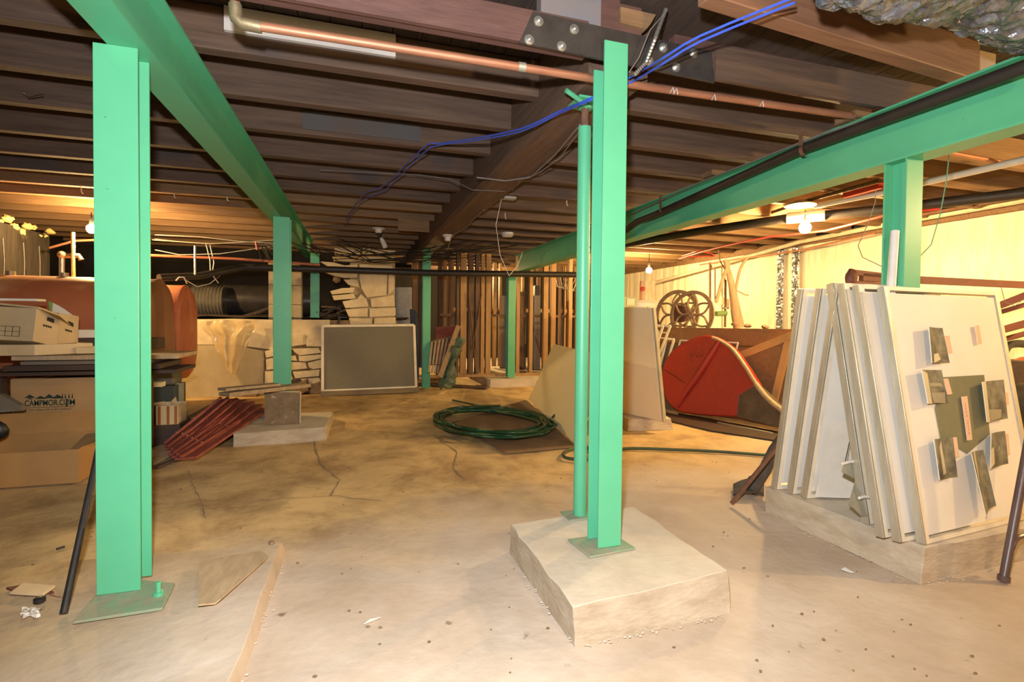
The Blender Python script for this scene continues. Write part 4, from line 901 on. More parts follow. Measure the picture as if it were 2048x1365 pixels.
for k in range(14):
    px = random.choice([960, 1008, 1046, 1075, 1122, 990, 1118, 870]); py = random.uniform(560, 720); y_ = random.uniform(8.6, 9.8); q = Y(px, py, y_)
    tag(make('stored_bundle', B().box(q.x-.06, q.x+.06, y_, y_+.1, .13, max(.25, q.z)).rough(.02, 10), random.choice([DARKW, STUDD, GREYW, BARK, BROWNPLY])), 'dark stored item standing behind the studs', 'stored item', 'dim things stored behind the studs')
for k in range(7):
    pts = [Y(1118+k*4+3*math.cos(t), 556+4*k+26*math.sin(t*.5)*.7, 8.4) for t in (0, 1, 2, 3)]
    x0_ = 1104+k*5; P = [Y(x0_, 545, 8.45), Y(x0_+6, 572+k*2, 8.45), Y(x0_+18, 575+k, 8.45), Y(x0_+30, 548, 8.45)]
    wirestrand('coiled_cable', P, .006, PALEW if k % 2 else GREYW, 'cable loop hanging among the right studs', 'cable', group='cable loops on the right studs')
# slatted item + board + tarp
r = root('slatted_rack', Y(880, 727, 7.55), 'old pale slatted rack leaning beside the far green column', 'rack')
a0, a1, b0_, b1_ = Y(864, 684, 7.62), Y(902, 675, 7.62), Y(858, 745, 7.3), Y(886, 750, 7.3)
for k in range(6):
    t = k/5; make('slat', B().bar(a0.lerp(a1, t), b0_.lerp(b1_, t), .028, .02, (0, -1, .2)), mat('old_white_paint', (.42, .36, .26), (.3, .24, .16), 9), r)
make('top_rail', B().bar(a0, a1, .03, .03), STUDD, r); make('lower_rail', B().bar(a0.lerp(b0_, .75), a1.lerp(b1_, .75), .03, .02), STUDD, r)
tag(make('leaning_board', B().bar(Y(917, 652, 7.6), Y(880, 755, 7.2), .07, .02, (0, -1, .3)), mat('grey_wood_board', (.35, .24, .13), (.22, .15, .08), 3, GZ)), 'narrow wooden board leaning in front of the slatted rack', 'board')
def tarp(u, v):
    c = Y(915, 678, 7.55).lerp(Y(890, 776, 7.2), v); rr = .09+.03*math.sin(v*9); a_ = u*2*math.pi
    p = c+V((rr*math.cos(a_), .08*math.sin(a_), 0)); return p+noise.noise_vector(p*11)*.06
tag(make('green_tarp', B().grid(tarp, 26, 36), TARP, smooth=30), 'crumpled dark green tarp bundled right of the slatted rack', 'tarp')
tag(make('floor_plank', B().bar(Z(840, 768, .02), Z(975, 776, .02), .12, .03), GIRD), 'dark plank on the floor in front of the stud wall', 'plank')
tag(make('red_brown_panel', B().slab([Y(872, 655, 8.6), Y(912, 652, 8.6), Y(912, 757, 8.6), Y(872, 757, 8.6)], V((0, .03, 0))), REDBOARD), 'reddish brown panel behind the slatted rack', 'panel')
tag(make('dark_stand', B().slab([Y(820, 618, 8.0), Y(833, 622, 8.0), Y(838, 655, 8.0), Y(838, 760, 8.0), Y(826, 760, 8.0)], V((0, .05, 0))), DARKW), 'small dark box standing right of the grey sheet', 'box')
tag(make('plywood_scrap', B().slab([Z(1028, 742, .13), Z(1036, 728, .22), Z(1056, 748, .13)], V((0, .02, 0))), STUDD), 'brown triangular scrap at the foot of the far right column', 'scrap')

# ================================================================== CARDBOARD, HOSE, YELLOW BOARD
tag(make('flat_cardboard', B().slab([Z(905, 846, .003), Z(1013, 908, .003), Z(1152, 895, .003), Z(1051, 801, .003)], V((0, 0, .005))), mat('brown_hardboard', (.25, .155, .08), (.19, .115, .06), 3)), 'flat brown hardboard sheet under the green hose', 'hardboard')
P0 = Z(1057, 799, .01); P1 = Z(1152, 890, .01); T0 = Y(1107, 689, P0.y)
e = P1-P0; s_ = T0-P0
tag(make('yellow_board', B().slab([P0, P1, P1+s_, T0], V((.012, 0, 0))), YELLOW), 'plain yellow sheet leaning behind the central column', 'board')
hc = B(); NL = 11; P = []
cx, cyp = 985, 843
for j in range(NL):
    rx = random.uniform(96, 122); ry = random.uniform(20, 31); ox = random.uniform(-6, 6); oy = random.uniform(-4, 4); tl = random.uniform(-.05, .08)
    for i in range(36):
        t = -2*math.pi*i/36; z_ = .018+.05*abs(noise.noise(V((math.cos(t)*1.3, math.sin(t)*1.3, j*.7))))+j*.0035
        px = cx+ox+rx*math.cos(t); py = cyp+oy+ry*math.sin(t)+tl*(px-cx)+.13*(px-cx)*.35
        P.append(Z(px, py, z_))
tail0 = [Z(905, 801, .015), Z(930, 806, .015), Z(960, 812, .03)]
tail1 = [Z(1105, 835, .06), Z(1118, 824, .10), Z(1132, 817, .16), Z(1141, 826, .13), Z(1143, 850, .06), Z(1146, 872, .02), Z(1153, 886, .015), Z(1175, 897, .015), Z(1200, 903, .015)]
r = root('garden_hose', Z(cx, cyp), 'long green garden hose loosely coiled on the floor', 'hose')
make('coil', B().tube(smoothpath(P, 2), .0125, 8), HOSE, r, smooth=70)
make('free_end', B().tube(smoothpath(tail0+[Z(1000, 812, .05)]), .0125, 8), HOSED, r, smooth=70)
make('lead', B().tube(smoothpath(tail1), .0125, 8), HOSED, r, smooth=70)
tail2 = [Z(1200, 896, .013), Z(1150, 897, .013), Z(1130, 905, .013), Z(1127, 913, .013), Z(1140, 918, .013), Z(1170, 919, .013), Z(1195, 910, .013), Z(1250, 898, .013), Z(1350, 900, .013), Z(1440, 904, .013), Z(1535, 911, .013), Z(1600, 915, .013)]
make('run', B().tube(smoothpath(tail2), .0125, 8), HOSED, r, smooth=70)

# ================================================================== CREAM PANELS RIGHT OF CENTRE
dv = V((-.30, .95, 0)).normalized()
for i, (pb_, pt_, th, w_) in enumerate([((1297, 832), (1284, 615), .035, .95), ((1310, 838), (1294, 614), .035, .8), ((1325, 843), (1304, 616), .035, .8)]):
    a = Z(*pb_, .105); t_ = Y(*pt_, a.y+.05); up = t_-a; n_ = dv.cross(up).normalized()
    if n_.x > 0: n_ = -n_
    r = root('cream_partition', a, ['cream panel showing its broad face right of the central column', 'middle cream panel of the three right of centre', 'rightmost cream panel of the three right of centre'][i], 'panel', 'cream panels right of centre')
    make('sheet', B().slab([a+n_*0, a+dv*w_, a+dv*w_+up, t_], -n_*th*.6), PANELC, r)
    e_ = B().bar(a-dv*.006-n_*th*.5, t_-dv*.006-n_*th*.5, th*1.1, .02, dv); make('edge_strip', e_, mat('grey_edge', (.40, .36, .25), (.32, .28, .19), 6), r)
    make('face_lip', B().bar(a+dv*.012+n_*.003, t_+dv*.012+n_*.003, .004, .012, dv), WHITEF, r)
tag(make('orange_tag', B().slab([Z(1290, 832, .105)+V((-.05, .02, 0))+dv*.18+V((-.03, 0, .62)), Z(1290, 832, .105)+V((-.05, .02, 0))+dv*.30+V((-.03, 0, .62)), Z(1290, 832, .105)+V((-.05, .02, 0))+dv*.25+V((-.03, 0, .82))], V((-.003, 0, 0))), TAG), 'small orange patch on the broad cream panel', 'tag')

# ================================================================== RIGHT MIDDLE: BENCH, CASE, WHEELS
La = Z(1318, 825); Lb = Z(1585, 872); dL = (Lb-La).normalized(); nL = V((dL.y, -dL.x, 0))
if nL.dot(-La) < 0: nL = -nL          # towards the camera
Pa = La-nL*.30; Pb = Lb-nL*.30+dL*.25
q0 = onplane(1320, 655, Pa, nL); q1 = onplane(1598, 659, Pa, nL)
zt_ = (q0.z+q1.z)/2
A_ = V((q0.x, q0.y, 0)); B_ = V((q1.x, q1.y, 0))
r = root('plywood_bench', (A_+B_)/2, 'brown plywood sided bench with timber braces behind the red case', 'bench')
make('side', B().slab([A_, B_, B_+V((0, 0, q1.z)), A_+V((0, 0, q0.z))], -nL*.018), BROWNPLY, r)
make('top', B().slab([A_+V((0, 0, q0.z-.20)), B_+V((0, 0, q1.z-.20)), B_-nL*.8+V((0, 0, q1.z-.2)), A_-nL*.8+V((0, 0, q0.z-.2))], V((0, 0, .02))), BROWNPLY, r)
for k in (.15, .85): make('leg', B().bar(A_.lerp(B_, k)-nL*.75, A_.lerp(B_, k)-nL*.75+V((0, 0, q0.z-.2)), .06, .06, (1, 0, 0)), STUDD, r)
def onb(px, py, o=.03): return onplane(px, py, Pa+nL*o, nL)
BRC = mat('orange_brace', (.62, .33, .12), (.5, .25, .08), 3, rough=.6)
make('brace', B().bar(onb(1455, 722), onb(1592, 668), .075, .04, nL), BRC, r, label='light diagonal timber brace')
make('brace', B().bar(onb(1577, 682, .04), onb(1548, 805, .04), .06, .04, nL), BRC, r)
make('end_panel', B().slab([onb(1470, 716, .02), onb(1575, 680, .02), onb(1545, 812, .02), onb(1480, 730, .02)], nL*.005), BROWNPLY, r)
tag(make('pale_slat_bundle', B().bar(onb(1590, 675, -.05), onb(1588, 695, -.05), .08, .05, nL), mat('bright_wood', (.66, .5, .3), None, 9)), 'pale stacked slats at the right end of the bench', 'slats')
# red case
tilt = .12
C0 = La+nL*.02; Nc = (nL+V((0, 0, .14))).normalized()
def onc(px, py, o=0): return onplane(px, py, C0+Nc*o, Nc)
def arc(pts, n=5): return smoothpath([onc(*p) for p in pts], n)
red = [(1323, 757), (1328, 728), (1343, 703), (1364, 687), (1390, 675), (1414, 671), (1431, 676), (1443, 683), (1464, 700), (1488, 733), (1512, 771)]
outl = smoothpath([onc(*p) for p in red], 4)
low = [onc(1478, 791), onc(1474, 834)]
low2 = smoothpath([onc(*p) for p in [(1474, 834), (1430, 832), (1393, 829), (1357, 823), (1333, 800), (1323, 757)]], 4)[1:-1]
r = root('red_case', onc(1400, 834), 'big round red leather case with a raised ridge leaning on the bench', 'case')
make('shell', B().slab(outl+low+low2, -Nc*.13, -.02), REDCASE, r, smooth=30, bevel=.012)
make('ridge', B().tube([onc(1438, 684, .004), onc(1420, 712, .012), onc(1395, 752, .014), onc(1372, 785, .012), onc(1355, 815, .004)], [.022, .034, .036, .032, .018], 12), REDCASE, r, smooth=60)
make('seam', B().tube([onc(1328, 740, .004), onc(1348, 752, .006), onc(1368, 766, .004)], .003, 5), DARKW, r)
make('bare_patch', B().slab([onc(1512, 771), onc(1478, 791), onc(1474, 834), onc(1520, 846), onc(1568, 858), onc(1570, 826), onc(1540, 795)], -Nc*.11, -.01).rough(.006, 9), BROWNSK, r, smooth=30)
make('piping', B().tube(smoothpath([onc(*p, .0) for p in [(1425, 675), (1443, 683), (1466, 700), (1490, 733), (1514, 771), (1535, 797), (1560, 818), (1582, 835)]], 5), [.016]*10+[.020]*10+[.026]*16, 9), PIPING, r, smooth=60)
b = B()
for k in range(46):
    q = (1399+random.gauss(0, 9)-k*.25, 707+random.gauss(0, 4)+k*.30); q2 = (q[0]+random.uniform(-3, 3), q[1]+random.uniform(-4, 4))
    b.tube([onc(*q, .001), onc(*q2, .001)], .0016, 4)
make('scribbled_marks', b, mat('faded_ink', (.14, .03, .012), None, 5), r)
tag(make('silver_strip', B().bar(Z(1436, 846, .01), Z(1545, 868, .01), .03, .02), ALU), 'bright metal strip on the floor under the red case', 'strip')
tag(make('silver_strip', B().bar(Z(1322, 820, .02), Z(1356, 828, .02), .02, .02), ALU), 'short bright strip left of the red case', 'strip')
tag(make('case_shadow_strip', B().slab([Z(1322, 838, .004), Z(1420, 862, .004), Z(1570, 885, .004), Z(1575, 868, .004), Z(1330, 822, .004)], V((0, 0, .006))), DKBOARD), 'dark strip painted as the shadow on the floor under the red case', 'board')  # flat dark slab standing in for the shadow under the case
# window frames leaning
def wframe(pts, o, label, rr=.012, m=WHITEF, bars=()):
    P_ = [onplane(*p, Pa+nL*o, nL) for p in pts]
    r = root('window_frame', P_[0], label, 'frame')
    for a, c in zip(P_, P_[1:]+P_[:1]): make('rail', B().bar(a, c, rr*2, rr*1.4, nL), m, r)
    for a, c in bars: make('glazing_bar', B().bar(onplane(*a, Pa+nL*o, nL), onplane(*c, Pa+nL*o, nL), rr*1.3, rr, nL), m, r)
    return r
wframe([(1312, 651), (1341, 652), (1305, 745), (1292, 745)], .10, 'silver storm window frame leaning against the cream panels', bars=[((1309, 665), (1336, 666)), ((1306, 675), (1330, 677))])
wframe([(1300, 652), (1326, 653), (1296, 740), (1283, 740)], .14, 'second silver frame just left of the storm window frame')
r = wframe([(1333, 678), (1348, 679), (1318, 790), (1306, 790)], .07, 'narrow pale frame between the panels and the red case')
wframe([(1361, 681), (1476, 686), (1468, 715), (1352, 712)], .05, 'pale frame showing above the red case', .008)
tag(make('dark_screen', B().slab([onplane(x_, y_, Pa+nL*.03, nL) for x_, y_ in ((1325, 690), (1365, 690), (1365, 825), (1318, 815))], -nL*.01), mat('dark_mesh', (.11, .10, .08), None, 9, rough=.4)), 'dark screen panel behind the narrow pale frame', 'screen')
# wheels
def wheel(c, R, label, tilt=.1):
    U = dL.copy(); W = (V((0, 0, 1))-nL*tilt).normalized(); N = U.cross(W)
    r = root('spoked_wheel', c, label, 'wheel')
    n = 40; b = B()
    for k in range(n):
        t = 2*math.pi*k/n; d_ = U*math.cos(t)+W*math.sin(t)
        b.v += [c+d_*R*.86-N*.012, c+d_*R-N*.012, c+d_*R+N*.012, c+d_*R*.86+N*.012]
    for k in range(n):
        for j in range(4): b.f.append((k*4+j, k*4+(j+1) % 4, ((k+1) % n)*4+(j+1) % 4, ((k+1) % n)*4+j))
    make('rim', b, WHEELM, r, smooth=40)
    make('hub', B().cyl(c-N*.02, c+N*.02, R*.10, 16), WHEELM, r)
    for k in range(6):
        t0 = math.pi/6+k*math.pi/3; d_ = U*math.cos(t0)+W*math.sin(t0); s = -U*math.sin(t0)+W*math.cos(t0)
        L1 = [c+d_*R*(.08+.80*t)+s*R*.21*math.sin(math.pi*t) for t in [i/12 for i in range(13)]]
        L2 = [c+d_*R*(.08+.80*t)-s*R*.21*math.sin(math.pi*t) for t in [i/12 for i in range(12, -1, -1)]]
        make('petal_spoke', B().tube(L1+L2[1:-1], R*.042, 6, closed=True), WHEELM, r, smooth=50)
    return r
cw = onplane(1383, 630, Pa-nL*.30, nL); R_ = (onplane(1432, 630, Pa-nL*.30, nL)-cw).length
wheel(cw, R_*.93, 'front rusty iron wheel with petal spokes on the bench')
cw2 = onplane(1353, 630, Pa-nL*.55, nL); wheel(cw2, (onplane(1402, 630, Pa-nL*.55, nL)-cw2).length*.93, 'rear rusty iron wheel half hidden by the front one')
tag(make('rusty_pulley', B().lathe([(.03, -.05), (.11, -.045), (.11, -.02), (.05, 0), (.11, .02), (.11, .045), (.03, .05)], onplane(1360, 628, Pa-nL*.42, nL), tuple(nL), 20), RUST), 'dark iron pulley between the two wheels', 'pulley')
for k, (px, py) in enumerate([(1470, 650), (1495, 653), (1530, 655)]):
    tag(make('small_part', B().ball(onplane(px, py-1, Pa-nL*.05, nL), .035, 9, 6, (1.2, 1, .6), .2), WHEELM), ['rusty scroll shaped part at the base of the driftwood', 'small rusty lump on the bench edge', 'tiny rusty lump at the right of the bench edge'][k], 'metal part')
# driftwood, valves, tank
D = lambda px, py: Y(px, py, 5.6)
r = root('driftwood', D(1475, 650), 'pale forked driftwood trunk standing before the bright wall', 'driftwood')
make('trunk', B().tube([D(1478, 655), D(1470, 615), D(1464, 575), D(1456, 540), D(1450, 520)], [.075, .06, .045, .035, .03], 10).rough(.008, 9), LOG, r, smooth=60)
make('branch', B().tube(smoothpath([D(1468, 600), D(1475, 560), D(1482, 535), D(1495, 515)], 4), .018, 8), LOG, r, smooth=60)
make('branch', B().tube([D(1432, 605), D(1445, 560), D(1458, 525)], .022, 8), LOG, r, smooth=60)
make('branch', B().tube([D(1474, 582), D(1490, 590), D(1497, 591)], .009, 6), LOG, r)
r = root('green_valve', D(1450, 650), 'green valve on a thin upright pipe before the bright wall', 'valve')
D = lambda px, py: Y(px, py, 5.75)
make('pipe', B().tube([D(1450, 655), D(1451, 580), D(1451, 560)], .014, 8), RUST, r)
make('body', B().cyl(D(1432, 628), D(1452, 627), .035, 12), mat('green_brass', (.22, .36, .12), None, 7), r)
make('wheel', B().cyl(D(1451, 617)+V((0, 0, -.01)), D(1451, 617)+V((0, 0, .01)), .045, 12), BRASS, r)
pipe('rusty_riser', [X(1420, 650, 5.7), X(1420, 525, 5.7)], .018, RUST, 'thin rusty riser against the bright right wall')
pipe('rusty_riser', [X(1430, 600, 5.75), X(1430, 528, 5.75)], .010, RUST, 'thinner riser just right of the rusty riser')
tag(make('outlet_box', B().box(5.80, 5.85, X(1440, 602, 5.8).y-.05, X(1440, 602, 5.8).y+.05, X(1440, 602, 5.8).z-.06, X(1440, 602, 5.8).z+.06), CREAMP), 'small cream outlet box on the right wall near the driftwood', 'outlet box')
tq = Y(1290, 640, 6.7)
r = root('water_tank', (tq.x, 6.7, 0), 'white water tank with pipes rising, right of the central column', 'tank')
z1_ = Y(1290, 602, 6.7).z
make('body', B().lathe([(.20, 0), (.23, .02), (.23, z1_-.04), (.20, z1_)], (tq.x-.02, 6.75, 0), n=28), WHITEP, r)
for px, rr, m_ in ((1285, .02, COPPER), (1295, .035, CREAMP), (1308, .04, CREAMP)):
    q = Y(px, 600, 6.7); make('pipe', B().cyl((q.x, 6.75, z1_-.01), (q.x, 6.75, Y(px, 562, 6.7).z), rr, 12), m_, r)
make('valve', B().ball(Y(1286, 578, 6.68), .035, 8, 6), REDW, r)
q = Y(1258, 605, 6.4)
tag(make('grey_cabinet', B().box(q.x-.25, q.x+.12, 6.4, 6.7, 0, Y(1265, 594, 6.4).z), mat('grey_green_enamel', (.42, .45, .34), None, 5, rough=.4)), 'grey green cabinet between the central column and the water tank', 'cabinet')
tag(make('white_label', B().box(Y(1254, 600, 6.39).x, Y(1269, 600, 6.39).x, 6.39, 6.399, Y(1260, 611, 6.39).z, Y(1260, 598, 6.39).z), PAPER), 'white label on the grey green cabinet', 'label')

# ================================================================== LEANING PANELS AT RIGHT
def panel(BLp, TLp, width, th, label, m=PANEL, frame_m=ALU, udir=(1, .06, 0), group='white panels leaning at right', strip=.03):
    fr = frame(BLp, udir, TLp-BLp); O, U, W, N = fr; h = (TLp-BLp).length
    r = root('display_partition', BLp, label, 'panel', group)
    make('sheet', B().fbox(fr, strip, width-strip, strip, h-strip, -th*.75, -.006), m, r)
    make('left_rail', B().fbox(fr, 0, strip*.35, 0, h, -th, 0), frame_m, r, bevel=.001)
    make('left_lip', B().fbox(fr, strip*.35, strip, 0, h, -.004, 0), WHITEF, r)
    make('left_channel', B().fbox(fr, -.004, 0, 0, h, -th*.30, -.002), frame_m, r)
    make('right_rail', B().fbox(fr, width-strip, width, 0, h, -th, 0), frame_m, r, bevel=.001)
    make('top_rail', B().fbox(fr, strip, width-strip, h-strip*.6, h, -th, 0), WHITEF, r)
    make('bottom_rail', B().fbox(fr, strip, width-strip, 0, strip*.6, -th, 0), WHITEF, r)
    return r, fr, h
Zp = .135
specs = [((1738, 1050), (1722, 575), 1.70, 1.72, 'rearmost panel of the right hand stack'), ((1768, 1077), (1744, 575), 1.64, 1.70, 'third panel from the front of the right hand stack'),
         ((1802, 1086), (1764, 576), 1.57, 1.69, 'second panel from the front of the right hand stack')]
for pb_, pt_, y0_, y1_, l in specs:
    a = Z(*pb_, Zp); t_ = Y(*pt_, a.y+.21)
    panel(a, t_, .46, .036, l, udir=(1, .05, 0))
a = Z(1851, 1090, Zp); t_ = Y(1786, 574, a.y+.19)
ud = (Z(2048, 1040, Zp)-a).normalized()
_f = frame(a, ud, t_-a); _w = (onplane(1997, 591, a, _f[3])-a).dot(_f[1])
r, fr, h = panel(a, t_, _w, .035, 'front white panel with curled photographs stuck on it', udir=tuple(ud))
O, U, W, N = fr
def onp(px, py, o=.0): 
    return onplane(px, py, O+N*(o-.006), N)
def zz(x, y): return (1450+x*.3224, 560+y*.3224)
tag(make('olive_card', B().slab([onp(*zz(*p), .001) for p in [(1300, 800), (1345, 605), (1605, 590), (1640, 960), (1500, 1080), (1335, 985)]], N*.002), OLIVE), 'olive green card on the middle of the front panel', 'card')
phl = ['curled grey photo at the top of the front panel', 'curled photo with a pale house shape, left on the panel', 'largest photo, at the right side of the front panel', 'dark photo at lower left with a pale upright shape', 'dark photo at lower right of the front panel', 'long curled photo strip hanging at the panel foot']
PHS = [[(1235, 295), (1340, 300), (1385, 515), (1255, 520)], [(1190, 560), (1335, 560), (1375, 765), (1230, 770)], [(1565, 635), (1720, 620), (1745, 860), (1595, 885)],
       [(1265, 990), (1405, 978), (1433, 1220), (1300, 1240)], [(1620, 955), (1728, 938), (1748, 1140), (1615, 1172)], [(1480, 1075), (1590, 1055), (1635, 1395), (1535, 1455)]]
ART = [[((.15, .0), (.6, .1), (.5, .28), (.2, .25))], [((0, 0), (.25, 0), (.3, .9), (0, 1)), ((.3, .32), (.95, .32), (.9, .0), (.35, .02)), ((.3, .5), (.9, .5), (.88, .60), (.35, .62))],
       [((0, 0), (.42, 0), (.30, .45), (.55, .5), (.5, .12), (.85, .25), (.62, .62), (.62, 0), (0, 1))][:0]+[((0, .0), (.18, 0), (.2, 1), (0, 1)), ((.2, 0), (.75, .05), (.8, .25), (.2, .3))],
       [((.30, .1), (.48, .12), (.42, .95), (.28, .8)), ((0, .3), (.12, .4), (.1, 1), (0, 1))], [((0, 0), (.3, .1), (.25, .6), (.05, .55)), ((.5, .4), (.7, .5), (.6, .62))], [((.15, .5), (.25, .5), (.5, 1), (.3, 1))]]
MID = mat('mid_grey_print', (.30, .28, .20), (.22, .2, .15), 9, rough=.4, bump=0); LGT = mat('pale_print', (.58, .53, .38), (.5, .45, .3), 9, rough=.4, bump=0)
for i, (pp, l) in enumerate(zip(PHS, phl)):
    c = [onp(*zz(*p), .014) for p in pp]
    curl = .018 if i != 5 else .03
    def pf(u, v, lift=0.):
        return c[3].lerp(c[2], u).lerp(c[0].lerp(c[1], u), v)+N*(.003+lift+curl*(abs(u-.75)*1.2)**1.5+(.02*(1-v) if i == 5 else 0))
    r = root('photograph', c[0], l, 'photo', 'photos on the front panel')
    b = B().grid(pf, 10, 12); n0 = len(b.v); b.v += [v-N*.0012 for v in b.v]; 
    b.f += [tuple(q+n0 for q in f[::-1]) for f in b.f]
    make('print', b, PHOTO, r, smooth=60)
    for j, poly in enumerate(ART[i]):
        b = B(); pts = [pf(u, v, .0008) for u, v in poly]; b.add(pts, [tuple(range(len(pts)))])
        make('print_area', b, LGT if j == 0 else MID, r)
    make('pale_edge', B().tube([pf(0, k/10, .0) for k in range(11)], .0018, 4), PAPER, r)
for k, (pp, l) in enumerate([([(1352, 350), (1388, 347), (1408, 455), (1375, 460)], 'peach tag right of the top photo'), ([(1548, 285), (1572, 283), (1590, 396), (1568, 400)], 'lone peach tag at the upper right of the panel'),
        ([(1352, 614), (1380, 612), (1406, 710), (1378, 714)], 'peach tag right of the house photo'), ([(1464, 726), (1499, 722), (1530, 993), (1500, 998)], 'long peach tag with small red lettering on the olive card'),
        ([(1408, 978), (1433, 976), (1449, 1098), (1422, 1102)], 'peach tag right of the lower left photo'), ([(1732, 703), (1752, 700), (1757, 775), (1740, 778)], 'peach tag at the right edge of the largest photo'),
        ([(1738, 958), (1754, 956), (1763, 1086), (1750, 1090)], 'peach tag right of the lower right photo'), ([(1584, 1090), (1596, 1088), (1618, 1300), (1604, 1312)], 'thin peach strip beside the long curled photo')]):
    c = [onp(*zz(*p), .010) for p in pp]
    r = root('paper_tag', c[0], l, 'tag'); make('card', B().slab(c, N*.003), TAG, r)
    if k == 3:
        for j in range(19):
            if j == 9: continue
            t = .14+j*.04; p = c[0].lerp(c[3], t).lerp(c[1].lerp(c[2], t), .45)+N*.0033
            dU = (c[1]-c[0]).normalized(); dW = (c[3]-c[0]).normalized()
            make('red_letter', B().tube([p-dU*.004, p+dU*.003, p+dU*.003+dW*(.005 if j % 2 else .003), p-dU*.004+dW*.004][:3+(j % 2)], .0008, 4), REDW, r)
# left hand stack, leaning forward onto the column
LS = [((1550, 980), (1627, 580), 'leftmost panel of the left hand stack'), ((1582, 989), (1646, 578), 'middle panel of the left hand stack'), ((1610, 998), (1665, 579), 'front panel of the left hand stack with its sheet peeling')]
for i, (pb_, pt_, l) in enumerate(LS):
    a = Z(*pb_, Zp); t_ = Y(*pt_, a.y-.17)
    panel(a, t_, .62 if i == 2 else .5, .034, l, udir=(1, -.10, 0), group='panels of the left hand stack', strip=.034, m=PANEL)
a = Z(1610, 998, Zp); t_ = Y(1665, 579, a.y-.17)
fr2 = frame(a, (1, -.1, 0), t_-a)
def sheetf(u, v):
    O2, U2, W2, N2 = fr2
    return O2+U2*(.05+u*.32)+W2*(.01+v*.42)+N2*(.008+.05*(1-v)**2*u+.006*math.sin(v*8+u*3))
tag(make('peeling_sheet', B().grid(sheetf, 14, 14), PAPER, smooth=70), 'white paper sheet curling off the front of the left hand stack', 'paper')
t0 = Z(1720, 1015, .135)
tp = [Y(1690, 925, 1.80), Y(1738, 918, 1.80), Y(1742, 1035, 1.72), Y(1722, 1032, 1.70), Y(1708, 1018, 1.70), Y(1698, 1010, 1.72), Y(1712, 960, 1.78), Y(1684, 945, 1.8)]
r = root('torn_card', tp[2], 'torn grey card with white edges between the two panel stacks', 'card')
make('sheet', B().slab(tp, V((0, .004, 0))), mat('grey_tan_card', (.36, .32, .22), None, 9), r)
make('torn_edge', B().tube([Y(1685, 928, 1.79), Y(1700, 924, 1.79), Y(1740, 922, 1.79)], .007, 6), PAPER, r)
make('torn_edge', B().tube([Y(1718, 997, 1.71), Y(1728, 994, 1.71), Y(1742, 995, 1.71)], .007, 6), PAPER, r)
make('upright_edge', B().tube([Y(1690, 925, 1.81), Y(1700, 880, 1.86), Y(1738, 878, 1.86)], .002, 4), DARKW, r)
# tube standing in the column web
tag(make('white_tube', B().cyl(Y(1781, 600, 1.72), Y(1790, 463, 1.76), .0135*1.35, 18), WHITEP), 'white cardboard tube standing against the right green column', 'tube')
# rusty jack bar
REDBAR = mat('red_oxide_bar', (.20, .055, .03), (.14, .04, .02), 6, rough=.6)
r = root('rusty_bar', Y(1720, 565, 2.3), 'rusty iron bar with a thick jaw behind the right green column', 'bar')
make('bar', B().bar(Y(1722, 555, 2.3), Y(2060, 571, 2.3), .03, .045), REDBAR, r)
make('jaw', B().ball(Y(1703, 556, 2.3), .05, 10, 8, (.8, .6, 1.1), .1).bar(Y(1705, 545, 2.3), Y(1765, 552, 2.3), .03, .03).bar(Y(1700, 567, 2.3), Y(1765, 571, 2.3), .035, .03), REDBAR, r)
REDBAR = mat('red_oxide_bar', (.20, .055, .03), (.14, .04, .02), 6, rough=.6)
for k, (p0_, p1_, l) in enumerate([((1985, 617), (2060, 588), 'upper red steel bar at the right edge'), ((1990, 628), (2060, 607), 'second red steel bar at the right edge'), ((1998, 662), (2060, 645), 'third red steel bar at the right edge'), ((2005, 680), (2060, 665), 'lowest red steel bar at the right edge')]):
    tag(make('red_bar', B().bar(Y(*p0_, 2.9), Y(*p1_, 2.7), .04, 0.055 if k % 2 == 0 else .035), REDBAR), l, 'bar', 'red steel bars at the right edge')
r = root('rusty_cart', Y(2040, 760, 2.6), 'dark red rusty machine behind the front panel at the right edge', 'machine')
make('fender', B().tube(smoothpath([Y(2000, 760, 2.6), Y(2010, 700, 2.6), Y(2030, 688, 2.6), Y(2060, 690, 2.6)], 4), .03, 8), BLACKP, r)
make('body', B().ball(Y(2050, 760, 2.85), .2, 14, 10, (1, .6, 1), .02), RUSTRED, r, smooth=60)
make('wheel', B().lathe([(.1, -.05), (.17, -.04), (.17, .04), (.1, .05)], Y(2052, 810, 2.6), (.3, -1, 0), 24), BLACKP, r)
make('bench_foot', B().box(Y(2040, 800, 2.8).x-.1, Y(2050, 760, 2.8).x+.3, 2.75, 2.95, 0, .75), DKBOARD, r)
# folding leg at right
a = Z(2007, 1163, .0); 
r = root('folding_leg', a, 'brown metal tube leg with a curved stay at the right edge', 'leg')
q1 = Y(2052, 915, a.y+.03)
make('tube', B().tube([a+V((0, 0, .004)), q1, q1+(q1-a)*.3], .0165, 14), LEGM, r)
make('foot_cap', B().cyl(a, a+V((.003, 0, .022)), .021, 14), LEGM, r)
make('stay', B().tube(smoothpath([Y(2024, 1098, a.y), Y(2030, 1082, a.y-.0), Y(2040, 1074, a.y), Y(2065, 1068, a.y)], 5), .010, 10), LEGM, r)
